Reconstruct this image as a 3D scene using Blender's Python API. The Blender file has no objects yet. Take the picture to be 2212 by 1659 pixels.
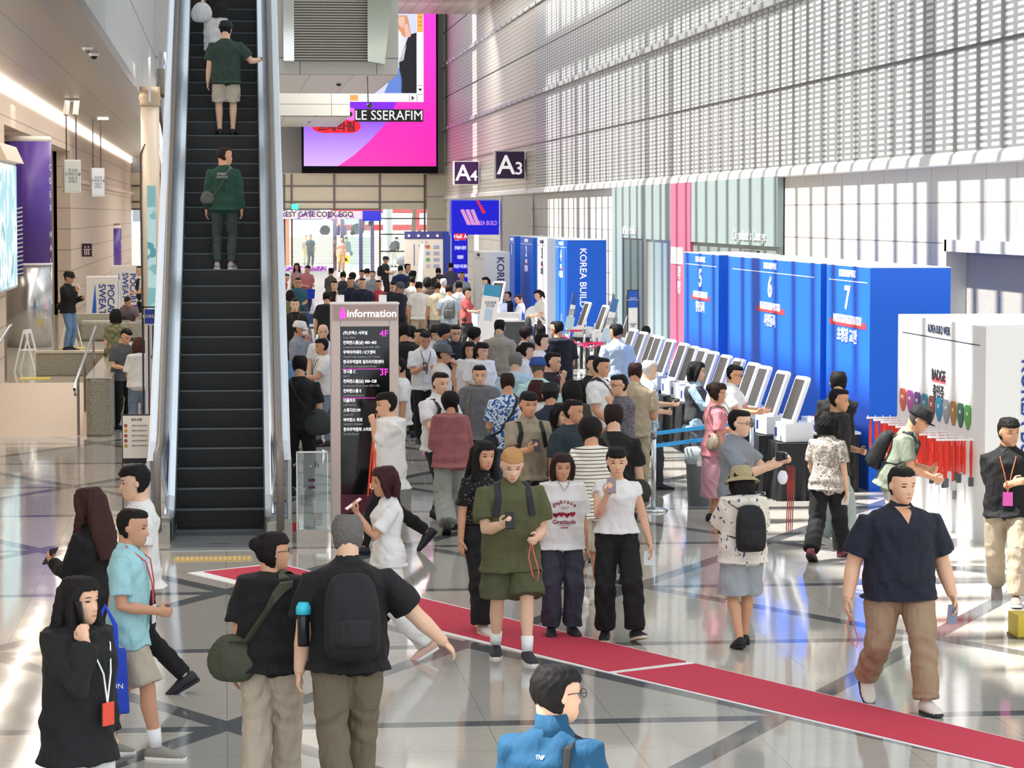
import bpy, bmesh, math, random
import numpy as np
from mathutils import Vector, Matrix, Euler, noise
R = math.radians
col = bpy.context.scene.collection
sc = bpy.context.scene
# ---------------------------------------------------------------- camera
FPX, CX, CY, H = 5900.0, 1106.0, 829.5, 3.55
PITCH, YAW = 3.564, 6.02
cd = bpy.data.cameras.new('camera'); cam = bpy.data.objects.new('camera', cd); col.objects.link(cam)
cd.sensor_fit = 'HORIZONTAL'; cd.sensor_width = 36; cd.lens = 36 * FPX / 2212
cd.clip_start = .5; cd.clip_end = 900
cam.location = (0, 0, H); cam.rotation_euler = (R(90 - PITCH), 0, R(-YAW))
sc.camera = cam
CM = Euler(cam.rotation_euler).to_matrix()
def ray(u, v): return CM @ Vector(((u - CX) / FPX, (CY - v) / FPX, -1))
def at_z(u, v, z=0.0):
    d = ray(u, v); t = (z - H) / d.z; return Vector((d.x * t, d.y * t, z))
def at_x(u, v, X):
    d = ray(u, v); t = X / d.x; return Vector((X, d.y * t, H + d.z * t))
def at_y(u, v, Y):
    d = ray(u, v); t = Y / d.y; return Vector((d.x * t, Y, H + d.z * t))
def y_on(u, X): return at_x(u, 462, X).y
# ---------------------------------------------------------------- world, sun, exposure
w = bpy.data.worlds.new('sky'); sc.world = w; w.use_nodes = True
bg = w.node_tree.nodes['Background']; bg.inputs[0].default_value = (.86, .93, 1, 1); bg.inputs[1].default_value = 1.25
sun = bpy.data.lights.new('sun', 'SUN'); sun.energy = 8.5; sun.angle = R(1.3); sun.color = (1, .97, .92)
so = bpy.data.objects.new('sun', sun); col.objects.link(so)
SD = Vector((math.cos(R(60)), -.035, -math.sin(R(60))))
so.rotation_euler = SD.to_track_quat('-Z', 'Y').to_euler(); so.location = (-20, 40, 40)
def area(name, loc, size, power, colr=(1, 1, 1), d=(0, 0, -1)):
    l = bpy.data.lights.new(name, 'AREA'); l.shape = 'RECTANGLE'; l.size, l.size_y = size; l.energy = power; l.color = colr
    o = bpy.data.objects.new(name, l); col.objects.link(o); o.location = loc
    o.rotation_euler = Vector(d).to_track_quat('-Z', 'Y').to_euler(); return o
vs = sc.view_settings; vs.view_transform = 'Standard'; vs.look = 'None'; vs.exposure = 0.52; vs.gamma = 1; vs.use_curve_mapping = False
# ---------------------------------------------------------------- helpers
def lin(h):
    h = h.lstrip('#'); c = [int(h[i:i + 2], 16) / 255 for i in (0, 2, 4)]
    return tuple((x / 12.92 if x <= .04045 else ((x + .055) / 1.055) ** 2.4) for x in c) + (1,)
MC = {}
def M(c, rough=.6, metal=0., kind='', emit=0., spec=.5, **k):
    key = (c, rough, metal, kind, emit, tuple(sorted(k.items())))
    if key in MC: return MC[key]
    m = bpy.data.materials.new('m_' + c.lstrip('#') + kind); m.use_nodes = True; MC[key] = m
    nt = m.node_tree; p = nt.nodes['Principled BSDF']
    p.inputs['Base Color'].default_value = lin(c); p.inputs['Roughness'].default_value = rough; p.inputs['Metallic'].default_value = metal
    p.inputs['Specular IOR Level'].default_value = spec
    if emit: p.inputs['Emission Color'].default_value = lin(c); p.inputs['Emission Strength'].default_value = emit
    N = nt.nodes.new; L = nt.links.new
    def tc(scale=(1, 1, 1), out='Object'):
        t = N('ShaderNodeTexCoord'); mp = N('ShaderNodeMapping'); mp.inputs['Scale'].default_value = scale
        L(t.outputs[out], mp.inputs[0]); return mp.outputs[0]
    def mixc(fac, a, b):
        x = N('ShaderNodeMix'); x.data_type = 'RGBA'; L(fac, x.inputs[0])
        for i, q in ((6, a), (7, b)):
            if isinstance(q, str): x.inputs[i].default_value = lin(q)
            else: L(q, x.inputs[i])
        return x.outputs[2]
    def ns(scale, det=2, co=None, sc3=(1, 1, 1)):
        n = N('ShaderNodeTexNoise'); n.inputs['Scale'].default_value = scale; n.inputs['Detail'].default_value = det
        L(co if co else tc(sc3), n.inputs[0]); return n.outputs[0]
    def ramp(f, *st):
        r = N('ShaderNodeValToRGB'); L(f, r.inputs[0]); e = r.color_ramp.elements
        while len(e) > 1: e.remove(e[0])
        e[0].position = st[0][0]; e[0].color = lin(st[0][1])
        for ps, cc in st[1:]: q = e.new(ps); q.color = lin(cc)
        return r.outputs[0]
    def bump(h, s=.3, d=.01):
        b = N('ShaderNodeBump'); b.inputs['Strength'].default_value = s; b.inputs['Distance'].default_value = d
        L(h, b.inputs['Height']); L(b.outputs[0], p.inputs['Normal'])
    def math_(op, a, b=None):
        x = N('ShaderNodeMath'); x.operation = op
        for i, q in enumerate((a, b)):
            if q is None: continue
            if isinstance(q, (int, float)): x.inputs[i].default_value = q
            else: L(q, x.inputs[i])
        return x.outputs[0]
    base = p.inputs['Base Color']
    if kind == 'cloth':
        f = ns(8, 3, None, (1, 1, .4)); L(mixc(math_('MULTIPLY', f, .25), c, k.get('c2', '#000000') if lin(c)[1] > .02 else '#1e1e22'), base); bump(f, .9, .05)
    elif kind == 'hair':
        f = ns(60, 2, None, (1, 1, .25)); bump(f, .5, .01)
        L(ramp(f, (.35, c), (.75, k.get('c2', c))), base)
    elif kind == 'skin':
        f = ns(9, 3); L(mixc(math_('MULTIPLY', f, .3), c, '#b06a50'), base); p.inputs['Subsurface Weight'].default_value = .08; p.inputs['Subsurface Radius'].default_value = (.02, .008, .005)
    elif kind == 'stripe':   # horizontal stripes on clothing
        s = N('ShaderNodeSeparateXYZ'); L(tc(), s.inputs[0])
        f = math_('LESS_THAN', math_('FRACT', math_('MULTIPLY', s.outputs[2], k.get('n', 22))), k.get('w', .25)); L(mixc(f, c, k['c2']), base)
    elif kind == 'spots':
        v = N('ShaderNodeTexVoronoi'); v.inputs['Scale'].default_value = k.get('n', 30); L(tc(), v.inputs[0])
        L(mixc(math_('LESS_THAN', v.outputs['Distance'], k.get('w', .3)), c, k['c2']), base)
    elif kind == 'patch':
        f = ns(k.get('n', 14), 2)
        L(ramp(f, (k.get('w', .47), c), (k.get('w', .47) + .03, k['c2']), (.62, k['c2']), (.64, k.get('c3', c))), base)
    elif kind == 'stone':
        f = ns(k.get('n', 90), 3); L(ramp(f, (.35, k.get('c2', '#a39a8c')), (.6, c)), base)
    elif kind == 'vgrad':
        s = N('ShaderNodeSeparateXYZ'); L(tc((1, 1, 1), 'Generated'), s.inputs[0]); L(ramp(s.outputs[k.get('ax', 2)], (0, c), (k.get('p1', 1), k['c2'])), base)
    elif kind == 'tiles':    # joints on a wall lying in the YZ plane (ax=0) or XZ plane (ax=1)
        s = N('ShaderNodeSeparateXYZ'); t = N('ShaderNodeTexCoord'); L(t.outputs['Object'], s.inputs[0])
        cb = N('ShaderNodeCombineXYZ'); L(s.outputs[1 if k.get('ax', 0) == 0 else 0], cb.inputs[0]); L(s.outputs[1 if k.get('ax') == 2 else 2], cb.inputs[1])
        if k.get('ax') == 2: pass
        b = N('ShaderNodeTexBrick'); b.offset = 0; b.inputs['Scale'].default_value = 1; b.inputs['Brick Width'].default_value = k['bw']; b.inputs['Row Height'].default_value = k['bh']
        b.inputs['Mortar Size'].default_value = k.get('ms', .01); b.inputs['Mortar Smooth'].default_value = 0; b.inputs['Color1'].default_value = lin(c); b.inputs['Color2'].default_value = lin(k.get('cc', c)); b.inputs['Mortar'].default_value = lin(k['c2'])
        kk = N('ShaderNodeMapping'); kk.inputs['Scale'].default_value = (k.get('ky', 1), 1, 1); L(cb.outputs[0], kk.inputs[0]); b.inputs['Brick Width'].default_value = k['bw'] * k.get('ky', 1); L(kk.outputs[0], b.inputs[0]); f = ns(k.get('n', 40), 3)
        L(mixc(math_('MULTIPLY', f, k.get('na', .3)), b.outputs[0], k['c2']), base); bump(math_('SUBTRACT', 1, b.outputs['Fac']), .5, k.get('bd', .01))
    if k.get('em2'):        # emission that follows the procedural colour
        L(base.links[0].from_socket, p.inputs['Emission Color']); p.inputs['Emission Strength'].default_value = k['em2']
        nt.links.remove(base.links[0]); base.default_value = (.01, .01, .01, 1)
    return m
def glass(c='#e8f4f4', t=.8, rough=.02, name='clear_glass'):
    key = ('glass', c, t)
    if key in MC: return MC[key]
    m = bpy.data.materials.new(name); m.use_nodes = True; MC[key] = m; nt = m.node_tree
    p = nt.nodes['Principled BSDF']; p.inputs['Base Color'].default_value = lin(c); p.inputs['Roughness'].default_value = rough
    a = nt.nodes.new('ShaderNodeBsdfTransparent'); a.inputs[0].default_value = lin(c); x = nt.nodes.new('ShaderNodeMixShader'); x.inputs[0].default_value = t
    nt.links.new(p.outputs[0], x.inputs[1]); nt.links.new(a.outputs[0], x.inputs[2]); nt.links.new(x.outputs[0], nt.nodes['Material Output'].inputs[0]); return m
class MB:
    def __init__(s): s.v = []; s.f = []; s.mi = []; s.ci = 0
    def add(s, vs, fs):
        n = len(s.v); s.v += [tuple(q) for q in vs]; s.f += [tuple(i + n for i in f) for f in fs]; s.mi += [s.ci] * len(fs); return s
    def box(s, x0, x1, y0, y1, z0, z1):
        return s.add([(x, y, z) for z in (z0, z1) for x, y in ((x0, y0), (x1, y0), (x1, y1), (x0, y1))],
                     [(3, 2, 1, 0), (4, 5, 6, 7), (0, 1, 5, 4), (1, 2, 6, 5), (2, 3, 7, 6), (3, 0, 4, 7)])
    def quad(s, *p): return s.add(p, [tuple(range(len(p)))])
    def prism(s, pts, a, b, ax=1):   # pts 2-D outline, extruded from a to b along axis ax
        n = len(pts)
        def q(p, t): return (t, p[0], p[1]) if ax == 0 else ((p[0], t, p[1]) if ax == 1 else (p[0], p[1], t))
        return s.add([q(p, a) for p in pts] + [q(p, b) for p in pts],
                     [tuple(range(n))[::-1], tuple(range(n, 2 * n))] + [(i, (i + 1) % n, n + (i + 1) % n, n + i) for i in range(n)])
    def loft(s, rings, caps=True):
        n = len(rings[0]); b = len(s.v); V = [p for r in rings for p in r]; F = []
        for k in range(len(rings) - 1):
            for i in range(n):
                j = (i + 1) % n; F.append((k * n + i, k * n + j, (k + 1) * n + j, (k + 1) * n + i))
        if caps: F.append(tuple(range(n))[::-1]); F.append(tuple(range((len(rings) - 1) * n, len(rings) * n)))
        return s.add(V, F)
    def lathe(s, prof, cx=0, cy=0, n=24):
        return s.loft([[(cx + r * math.cos(2 * math.pi * i / n), cy + r * math.sin(2 * math.pi * i / n), z) for i in range(n)] for r, z in prof])
    def tube(s, pts, rad, n=8, flat=1., hint=(0, 0, 1), closed_caps=True):
        P = [Vector(p) for p in pts]; rr = rad if hasattr(rad, '__len__') else [rad] * len(P); rings = []; prev = None
        for i, p in enumerate(P):
            t = (P[min(i + 1, len(P) - 1)] - P[max(i - 1, 0)])
            if t.length < 1e-9: t = Vector((0, 0, 1))
            t.normalize()
            if prev is None:
                h = Vector(hint)
                if abs(t.dot(h)) > .95: h = Vector((1, 0, 0)) if abs(t.x) < .9 else Vector((0, 1, 0))
                a = (h - t * h.dot(t)).normalized()
            else: a = (prev - t * prev.dot(t)).normalized()
            prev = a; b = t.cross(a)
            r = rr[i]; ra, rb = (r if isinstance(r, tuple) else (r, r * flat))
            rings.append([p + a * (math.cos(2 * math.pi * k / n) * ra) + b * (math.sin(2 * math.pi * k / n) * rb) for k in range(n)])
        return s.loft(rings)
    def ell(s, c, r, n=12, m=8, rot=None):
        c = Vector(c); rings = []
        for j in range(1, m):
            ph = math.pi * j / m - math.pi / 2
            ring = []
            for i in range(n):
                th = 2 * math.pi * i / n; q = Vector((r[0] * math.cos(ph) * math.cos(th), r[1] * math.cos(ph) * math.sin(th), r[2] * math.sin(ph)))
                ring.append(c + (rot @ q if rot else q))
            rings.append(ring)
        return s.loft(rings)
    def xf(s, m, start=0):
        s.v = s.v[:start] + [tuple(m @ Vector(q)) for q in s.v[start:]]; return s
    def build(s, name, m, parent=None, smooth=False, bevel=0, mats=None, world=False):
        me = bpy.data.meshes.new(name)
        V = np.array(s.v, dtype=float); off = np.zeros(3)
        if parent is None and not world:
            off = np.array([(V[:, 0].min() + V[:, 0].max()) / 2, (V[:, 1].min() + V[:, 1].max()) / 2, V[:, 2].min()])
        me.from_pydata((V - off).tolist(), [], s.f)
        for q in (mats or [m]): me.materials.append(q)
        if mats: me.polygons.foreach_set('material_index', s.mi)
        if smooth: me.shade_smooth()
        me.update(); o = bpy.data.objects.new(name, me); col.objects.link(o); o.location = off
        if parent is not None: o.parent = parent
        if bevel: b = o.modifiers.new('bevel', 'BEVEL'); b.width = bevel; b.segments = 2; b.limit_method = 'ANGLE'
        return o
def B(*a): return MB().box(*a)
def tag(o, label=None, cat=None, group=None, kind=None):
    if label: o['label'] = label
    if cat: o['category'] = cat
    if group: o['group'] = group
    if kind: o['kind'] = kind
    return o
def struct(name, mb, m, **k):
    o = mb.build(name, m, **k); o['kind'] = 'structure'; return o
def thing(name, label, cat, loc=(0, 0, 0), rz=0, group=None):
    o = bpy.data.objects.new(name, None); o.empty_display_size = .1; col.objects.link(o); o.location = loc; o.rotation_euler = (0, 0, R(rz)); return tag(o, label, cat, group)
def txt(s, size, loc, xd, up, m, parent=None, bold=0., sx=1., align='CENTER', ext=.002, name='lettering', ls=1.0):
    c = bpy.data.curves.new(name, 'FONT'); c.body = s; c.size = size; c.align_x = align; c.align_y = 'CENTER'; c.extrude = ext; c.offset = bold * size; c.space_line = ls; c.resolution_u = 3
    c.materials.append(m); o = bpy.data.objects.new(name, c); col.objects.link(o)
    x = Vector(xd).normalized(); y = Vector(up).normalized(); z = x.cross(y)
    mt = Matrix((x, y, z)).transposed().to_4x4(); mt.translation = Vector(loc); o.matrix_basis = mt @ Matrix.Diagonal((sx, 1, 1, 1))
    if parent is not None: o.parent = parent
    return o
FY = ((1, 0, 0), (0, 0, 1)); FYV = ((0, 0, -1), (1, 0, 0)); FX = ((0, -1, 0), (0, 0, 1))   # facing -Y, the same running down, facing -X
def dup(o, loc=None, rz=None, label=None, parent=None, group=None):
    c = o.copy(); col.objects.link(c)
    if parent is not None: c.parent = parent
    for ch in o.children: dup(ch, parent=c)
    if loc is not None: c.location = loc
    if rz is not None: c.rotation_euler = (0, 0, R(rz))
    if label: c['label'] = label
    if group: c['group'] = group
    return c
WHITE = M('#f2f2f2', .5); BLACK = M('#0b0b0d', .5); STEEL = M('#c9ced2', .25, 1.); BLUE = M('#0a55dc', .55); DBLUE = M('#0a3fc0', .55)
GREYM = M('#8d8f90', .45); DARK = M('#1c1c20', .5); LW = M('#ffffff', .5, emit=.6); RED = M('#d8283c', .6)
# ---------------------------------------------------------------- floor
def floor_mat():
    m = bpy.data.materials.new('polished_terrazzo'); m.use_nodes = True; nt = m.node_tree; p = nt.nodes['Principled BSDF']; N = nt.nodes.new; L = nt.links.new
    t = N('ShaderNodeTexCoord'); s = N('ShaderNodeSeparateXYZ'); L(t.outputs['Object'], s.inputs[0])
    def mt(op, a, b=None, c=None):
        x = N('ShaderNodeMath'); x.operation = op
        for i, q in enumerate((a, b, c)):
            if q is None: continue
            if isinstance(q, (int, float)): x.inputs[i].default_value = q
            else: L(q, x.inputs[i])
        return x.outputs[0]
    X, Y = s.outputs[0], s.outputs[1]
    def fam(ax, ay, per, off, wd):
        d = mt('ADD', mt('ADD', mt('MULTIPLY', X, ax / per), mt('MULTIPLY', Y, ay / per)), off)
        return mt('LESS_THAN', mt('FRACT', d), wd / per)
    c60, s60 = .5, .866; a, b = .6, .8
    P = 3.4
    big = mt('MAXIMUM', fam(0, 1, P, .5, .19), mt('MAXIMUM', fam(s60, c60, P, .25, .19), fam(-s60, c60, P, .25, .19)))
    thin = mt('MAXIMUM', fam(0, 1, .775, .0, .008), fam(1, 0, .9, .0, .008))
    v = N('ShaderNodeTexVoronoi'); v.inputs['Scale'].default_value = 90; L(t.outputs['Object'], v.inputs[0])
    tri = mt('FRACT', mt('MULTIPLY', mt('ADD', mt('FLOOR', mt('ADD', mt('MULTIPLY', Y, 1 / P), .5)), mt('ADD', mt('FLOOR', mt('ADD', mt('ADD', mt('MULTIPLY', X, s60 / P), mt('MULTIPLY', Y, c60 / P)), .25)), mt('FLOOR', mt('ADD', mt('ADD', mt('MULTIPLY', X, -s60 / P), mt('MULTIPLY', Y, c60 / P)), .25)))), .5))
    def mix(f, A, Bc):
        x = N('ShaderNodeMix'); x.data_type = 'RGBA'
        L(f, x.inputs[0]) if not isinstance(f, (int, float)) else setattr(x.inputs[0], 'default_value', f)
        for i, q in ((6, A), (7, Bc)):
            if isinstance(q, str): x.inputs[i].default_value = lin(q)
            else: L(q, x.inputs[i])
        return x.outputs[2]
    base = mix(mt('GREATER_THAN', tri, .25), '#c9c3b9', '#b5b2ac')
    base = mix(mt('MULTIPLY', v.outputs['Color'], .22), base, '#8d8478')
    base = mix(big, base, '#65686b'); base = mix(mt('MULTIPLY', thin, .5), base, '#6d6a66')
    L(base, p.inputs['Base Color']); p.inputs['Roughness'].default_value = .07; p.inputs['IOR'].default_value = 1.62
    n = N('ShaderNodeTexNoise'); n.inputs['Scale'].default_value = .9; n.inputs['Detail'].default_value = 1; L(t.outputs['Object'], n.inputs[0])
    bm_ = N('ShaderNodeBump'); bm_.inputs['Strength'].default_value = .12; bm_.inputs['Distance'].default_value = .03; L(n.outputs[0], bm_.inputs['Height']); L(bm_.outputs[0], p.inputs['Normal'])
    return m
FLOOR = floor_mat()
struct('floor', MB().quad((-6, 4, 0), (11.4, 4, 0), (11.4, 125, 0), (-6, 125, 0)), FLOOR, world=True)
BRN = M('#9b8b7e', .25)
struct('floor_ramp', MB().prism([(124.9, -.05), (134, -.05), (134, .75), (125, .0)], -5.5, 11, 0), BRN)
struct('floor_entrance', B(-8, 14, 134, 150, .5, .75), M('#b7aca4', .15))
# ---------------------------------------------------------------- right wall
GR = M('#d6d3cc', .7, kind='tiles', ax=0, bw=1.55, bh=.62, ms=.012, c2='#8f8b84', n=55, na=.35, cc='#dbd8d2')
yj = y_on(2050, 11)
struct('wall_right', MB().box(11, 11.4, yj, 136, 0, 4.3), GR, world=True)
struct('wall_right_recess', MB().box(11.25, 11.6, 15, yj, 0, 4.3), M('#bdb8ae', .7, kind='stone', n=70, c2='#a39d93'), world=True)
struct('trim_1', MB().box(10.93, 11.3, 26, yj, 2.98, 3.16).box(10.93, 11.3, yj - .12, yj + .02, 0, 3.16), M('#d9d6cf', .5), world=True)
struct('wall_right_over_door', MB().box(11, 11.6, 26, yj, 3.16, 4.3), GR, world=True)
MESHM = M('#e4e6e2', .35, .25, kind='tiles', ax=0, bw=.62, bh=.1, ms=.024, ky=.22, c2='#84888a', n=3, na=.06, bd=.02)
RIB = M('#cfcac0', .4, .3, kind='tiles', ax=0, bw=.33, bh=.16, ms=.02, c2='#a39c92', n=3, na=.08, bd=.02)
struct('wall_right_mesh_cladding', MB().box(10.95, 11.4, 15, 96, 4.45, 16), MESHM, world=True)
struct('wall_right_ribbed_cladding', MB().box(10.95, 11.4, 96, 136, 4.45, 18), RIB, world=True)
struct('trim_2', MB().prism([(10.88, 4.27), (10.86, 4.29), (10.89, 4.42), (10.95, 4.48), (11.3, 4.48), (11.3, 4.27)], 15, 136, 1), M('#dcdcd8', .4, .2), world=True)
DKM = M('#55565a', .4, .8)
for i, (z, t, d) in enumerate(((6.02, .025, .03), (7.76, .14, .1), (9.3, .03, .03), (10.9, .14, .1), (12.5, .03, .03))):
    b = MB().box(10.95 - d, 10.96, 15, 136, z - t / 2, z + t / 2)
    if t > .1:
        for k in range(60): y = 17 + 2 * k; b.box(10.83, 10.95, y, y + .03, z - .09, z + .02)
    struct('trim_%d' % (3 + i), b, M('#b9babb', .35, .6) if t > .1 else DKM, world=True)
# ---------------------------------------------------------------- roof
struct('ceiling_roof_slab', MB().box(-2.2, 11.4, 93, 104, 13.2, 13.5), M('#c9c5bd', .5), world=True)
struct('ceiling_far', MB().box(-2.2, 11.4, 104, 118.5, 12.17, 12.6), M('#b9b2ab', .35, .4, kind='tiles', ax=1, bw=.5, bh=3, ms=.02, c2='#827c78', na=.05), world=True)
b = MB(); y = 8.0; random.seed(5)
while y < 93:
    wd = .3 if random.random() > .12 else .75
    b.box(-2.2, 11.4, y, y + wd, 13.3, 13.75); y += 1.3
struct('ceiling_roof_beams', b, M('#c4c4c2', .5), world=True)
struct('trim_8', MB().box(.8, 1.3, 8, 93, 13.0, 13.3).box(8.2, 8.8, 8, 93, 13.0, 13.3), M('#c4c4c2', .5), world=True)
# ---------------------------------------------------------------- left low ceiling, fascia and wall
struct('ceiling_left', MB().box(-4.9, -1.9, 12, 136, 6.3, 6.42), M('#ada294', .35, .5, kind='tiles', ax=2, bw=.75, bh=.16, ms=.014, c2='#7a7064', n=4, na=.15), world=True)
struct('wall_left_upper_fascia', MB().box(-2.3, -1.9, 12, 136, 6.42, 13.6), M('#c6c9ca', .45, .2, kind='tiles', ax=0, bw=4.5, bh=1.6, ms=.03, c2='#8b8e90', na=.08), world=True)
struct('trim_9', MB().box(-2.32, -1.84, 12, 136, 6.22, 6.42), M('#8a8587', .3, .6), world=True)
WL = M('#d9c6b4', .6, kind='tiles', ax=0, bw=40, bh=.62, ms=.012, c2='#9c8876', n=30, na=.12)
a0, a1 = 57.5, 82.0
struct('wall_left', MB().box(-5.0, -4.5, 12, a0, .0, 6.05).box(-5.0, -4.5, a0, a1, 5.4, 6.05).box(-5.0, -4.5, a1, 113.5, .4, 6.05).box(-5, -4.5, 120.5, 136, .4, 6.05).box(-5, -4.5, 113.5, 120.5, 3.15, 6.05), WL, world=True)
struct('wall_left_alcove', MB().box(-6.4, -6.2, 50, 90, .4, 6.4).box(-6.4, -4.9, a0 - .2, a0, .4, 6.4).box(-6.4, -4.9, a1, a1 + .2, .4, 6.4).box(-6.4, -4.9, a0, a1, 5.5, 5.7).box(-6.4, -6.2, 112, 122, .4, 4), M('#b3a48e', .7, kind='stone', n=60, c2='#93846f'), world=True)
struct('trim_10', MB().box(-4.5, -4.36, 84, 136, 4.5, 4.62), M('#e2cdbd', .5), world=True)
g = thing('cove_light', 'long bright strip light along top of beige left wall', 'light', (-4.5, 70, 6.07))
B(.0, .05, -58, 66, .0, .2).build('diffuser', M('#fff6ea', .5, emit=3.6), g)
B(-.05, .0, -58, 66, -.02, .23).build('housing', WHITE, g)
area('cove_glow', (-4.2, 60, 6.0), (1.2, 90), 700, (1, .86, .72), (.35, 0, -1))
area('left_ceiling_fill', (-3.0, 52, 6.25), (1.5, 60), 650, (1, .9, .8))  # added fill light for the left side, no actual fittings here
# raised level, ramp, parapet
GRAN = M('#aaa595', .35, kind='stone', n=45, c2='#7d7869')
struct('floor_raised_left', MB().box(-6.4, -1.75, 49, 136, 0, .56), M('#cfc7b8', .12, kind='tiles', ax=2, bw=.9, bh=.9, ms=.01, c2='#a8a092'), world=True)
struct('floor_ramp_left', MB().prism([(44, 0), (49.02, 0), (49.02, .56)], -4.5, -2.2, 0), M('#d3bfa8', .5, kind='stone', n=60, c2='#c6b097'), world=True)
# ---------------------------------------------------------------- mezzanine slabs
PAN = M('#d4d3cd', .4, .1, kind='tiles', ax=1, bw=2.2, bh=4, ms=.015, c2='#8c8b86', na=.03)
SOF = M('#b5b1a6', .3, .4, kind='tiles', ax=2, bw=1.25, bh=30, ms=.02, c2='#7d7a72', n=3, na=.1)
struct('ceiling_mezzanine_near', MB().box(-1.9, 5.0, 78.9, 91, 7.53, 7.6), SOF, world=True)
struct('wall_mezzanine_near', MB().box(-1.9, 5.02, 78.7, 91.2, 7.55, 12.5), PAN, world=True)
struct('ceiling_mezzanine_far', MB().box(-1.9, 5.15, 112, 125, 7.5, 7.56), SOF, world=True)
struct('wall_mezzanine_far', MB().box(-1.9, 5.15, 111.8, 125, 7.54, 12), PAN, world=True)
# ---------------------------------------------------------------- end wall
YE = 136.0
def ex(u): return at_y(u, 400, YE).x
def ez(v): return at_y(800, v, YE).z
ST = M('#c9bfa9', .5, kind='stone', n=30, c2='#b8ae98'); FR = M('#3a2a2c', .4)
struct('wall_end_upper', MB().box(-8, 11.4, YE, YE + .4, ez(452), ez(374)).box(ex(822), ex(916), YE - .02, YE + .4, ez(440), ez(374)), ST, world=True)
struct('wall_end_behind_screen', MB().box(-8, 11.4, YE + .1, YE + .5, ez(374), 17), M('#8f8d8a', .6), world=True)
struct('wall_end_pier', MB().box(ex(922), 11.4, YE - .6, YE + .3, .5, ez(376)), M('#a39b8c', .6, kind='tiles', ax=1, bw=2, bh=1.1, ms=.03, c2='#6f685c'), world=True)
b = MB()
for u in (614, 630, 722, 820, 917): b.box(ex(u) - .04, ex(u) + .04, YE - .12, YE, ez(585) if u in (614, 722) else ez(585), ez(376))
for v in (402, 436, 452): b.box(-8, ex(820 if v == 452 else 920), YE - .11, YE - .01, ez(v) - .035, ez(v) + .035)
for v in (472, 506, 543): b.box(ex(822), ex(920), YE - .11, YE - .01, ez(v) - .03, ez(v) + .03)
struct('trim_11', b, FR, world=True)
struct('window_1', MB().box(ex(822), ex(918), YE, YE + .02, .75, ez(440)), glass('#f2fafa', .9), world=True)
struct('window_2', MB().box(ex(600), ex(722), YE, YE + .02, .95, ez(473)), glass('#f2fafa', .9), world=True)

area('far_ceiling_lamps', (4.5, 108, 12.1), (9, 16), 900, (1, .97, .93))
area('mezzanine_fill', (1.5, 85, 7.5), (5, 10), 250, (1, .97, .93))  # added fill at mezzanine level, not a real fixture
struct('ceiling_far_light_block', MB().box(-2.2, 11.4, 120.8, 136, 16.5, 16.8), M('#c9c5bd', .5), world=True)  # unseen slab added to keep sky light off the far wall
area('far_soffit_fill', (1.6, 118, 7.4), (6, 12), 500, (1, .97, .93))  # added fill that lifts the far crowd under the mezzanine
area('entrance_fill', (4.5, 128, 5.4), (9, 2), 420, (1, .96, .92), (0, .5, -1))  # added fill to brighten the end wall, stands for no fixture
area('hall_end_fill', (7.5, 112, 12.0), (5, 8), 700, (1, .97, .93), (0, .6, -1))  # extra fill aimed at the hall end, no lamp behind it
# ---------------------------------------------------------------- outside the entrance
struct('ground_outside', MB().box(-30, 40, 150, 250, .3, .6), M('#b9b6b2', .8), world=True)
struct('ground_steps', MB().prism([(160, .5)] + [q for i in range(9) for q in ((160 + i * .9, .6 + i * .17), (160 + i * .9, .6 + (i + 1) * .17))] + [(260, .6 + 9 * .17), (260, .4)], -30, 40, 0), M('#c9c1b8', .8), world=True)
def bldg(x0, x1, y, z1, c, c2, lab):
    t = thing('building', lab, 'building', ((x0 + x1) / 2, y, 1.9)); hw = (x1 - x0) / 2
    B(-hw, hw, 0, 8, 0, z1).build('wall', M(c, .7), t)
    b = MB()
    for i in range(6):
        for j in range(7): b.box(-hw + .3 + i * (2 * hw - .4) / 6, -hw + .3 + i * (2 * hw - .4) / 6 + (2 * hw) / 8, -.05, 0, 1 + j * 2.2, 2.4 + j * 2.2)
    b.build('window_rows', M(c2, .2), t); return t
bldg(-8, 9, 236, 16, '#d8cfc8', '#7d8792', 'pale building beyond the glass entrance doors')
bldg(12, 34, 240, 20, '#e4e4e4', '#8b98a6', 'white tall building beyond the right glazing panes')
def tree(u, v, Y, hgt, lab):
    p = at_y(u, v, Y); t = thing('tree', lab, 'tree', (p.x, Y, 2.0))
    MB().tube([(0, 0, 0), (.1, 0, hgt * .5), (0, .1, hgt * .8)], [.16, .12, .06]).build('trunk', M('#6b5340', .8), t)
    b = MB(); random.seed(int(u))
    for i in range(260):
        a, e, r = random.uniform(0, 6.28), random.uniform(-1, 1), random.uniform(.5, 1) * hgt * .33
        q = Vector((r * math.cos(a) * math.cos(e), r * math.sin(a) * math.cos(e), hgt * .78 + r * math.sin(e) * .9)); s = random.uniform(.1, .22)
        d1 = Vector((random.uniform(-1, 1), random.uniform(-1, 1), random.uniform(-1, 1))).normalized() * s; d2 = d1.orthogonal().normalized() * s * .6
        b.quad(q - d1, q - d2, q + d1, q + d2)
    b.build('foliage', M('#5f8f4a', .7), t)
tree(892, 480, 175, 3.6, 'green tree outside behind the right entrance glazing')
tree(905, 430, 205, 5.5, 'yellow green tree far outside above the poster board')
t = thing('car', 'white car parked outside left of the entrance doors', 'car', (at_y(655, 500, 186).x, 186, 2.1))
MB().prism([(-2.3, .35), (-2.3, .95), (-1.5, 1.05), (-.9, 1.55), (.8, 1.55), (1.5, 1.05), (2.3, .95), (2.35, .35)], -.9, .9, 1).build('body', WHITE, t, bevel=.08)
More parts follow.
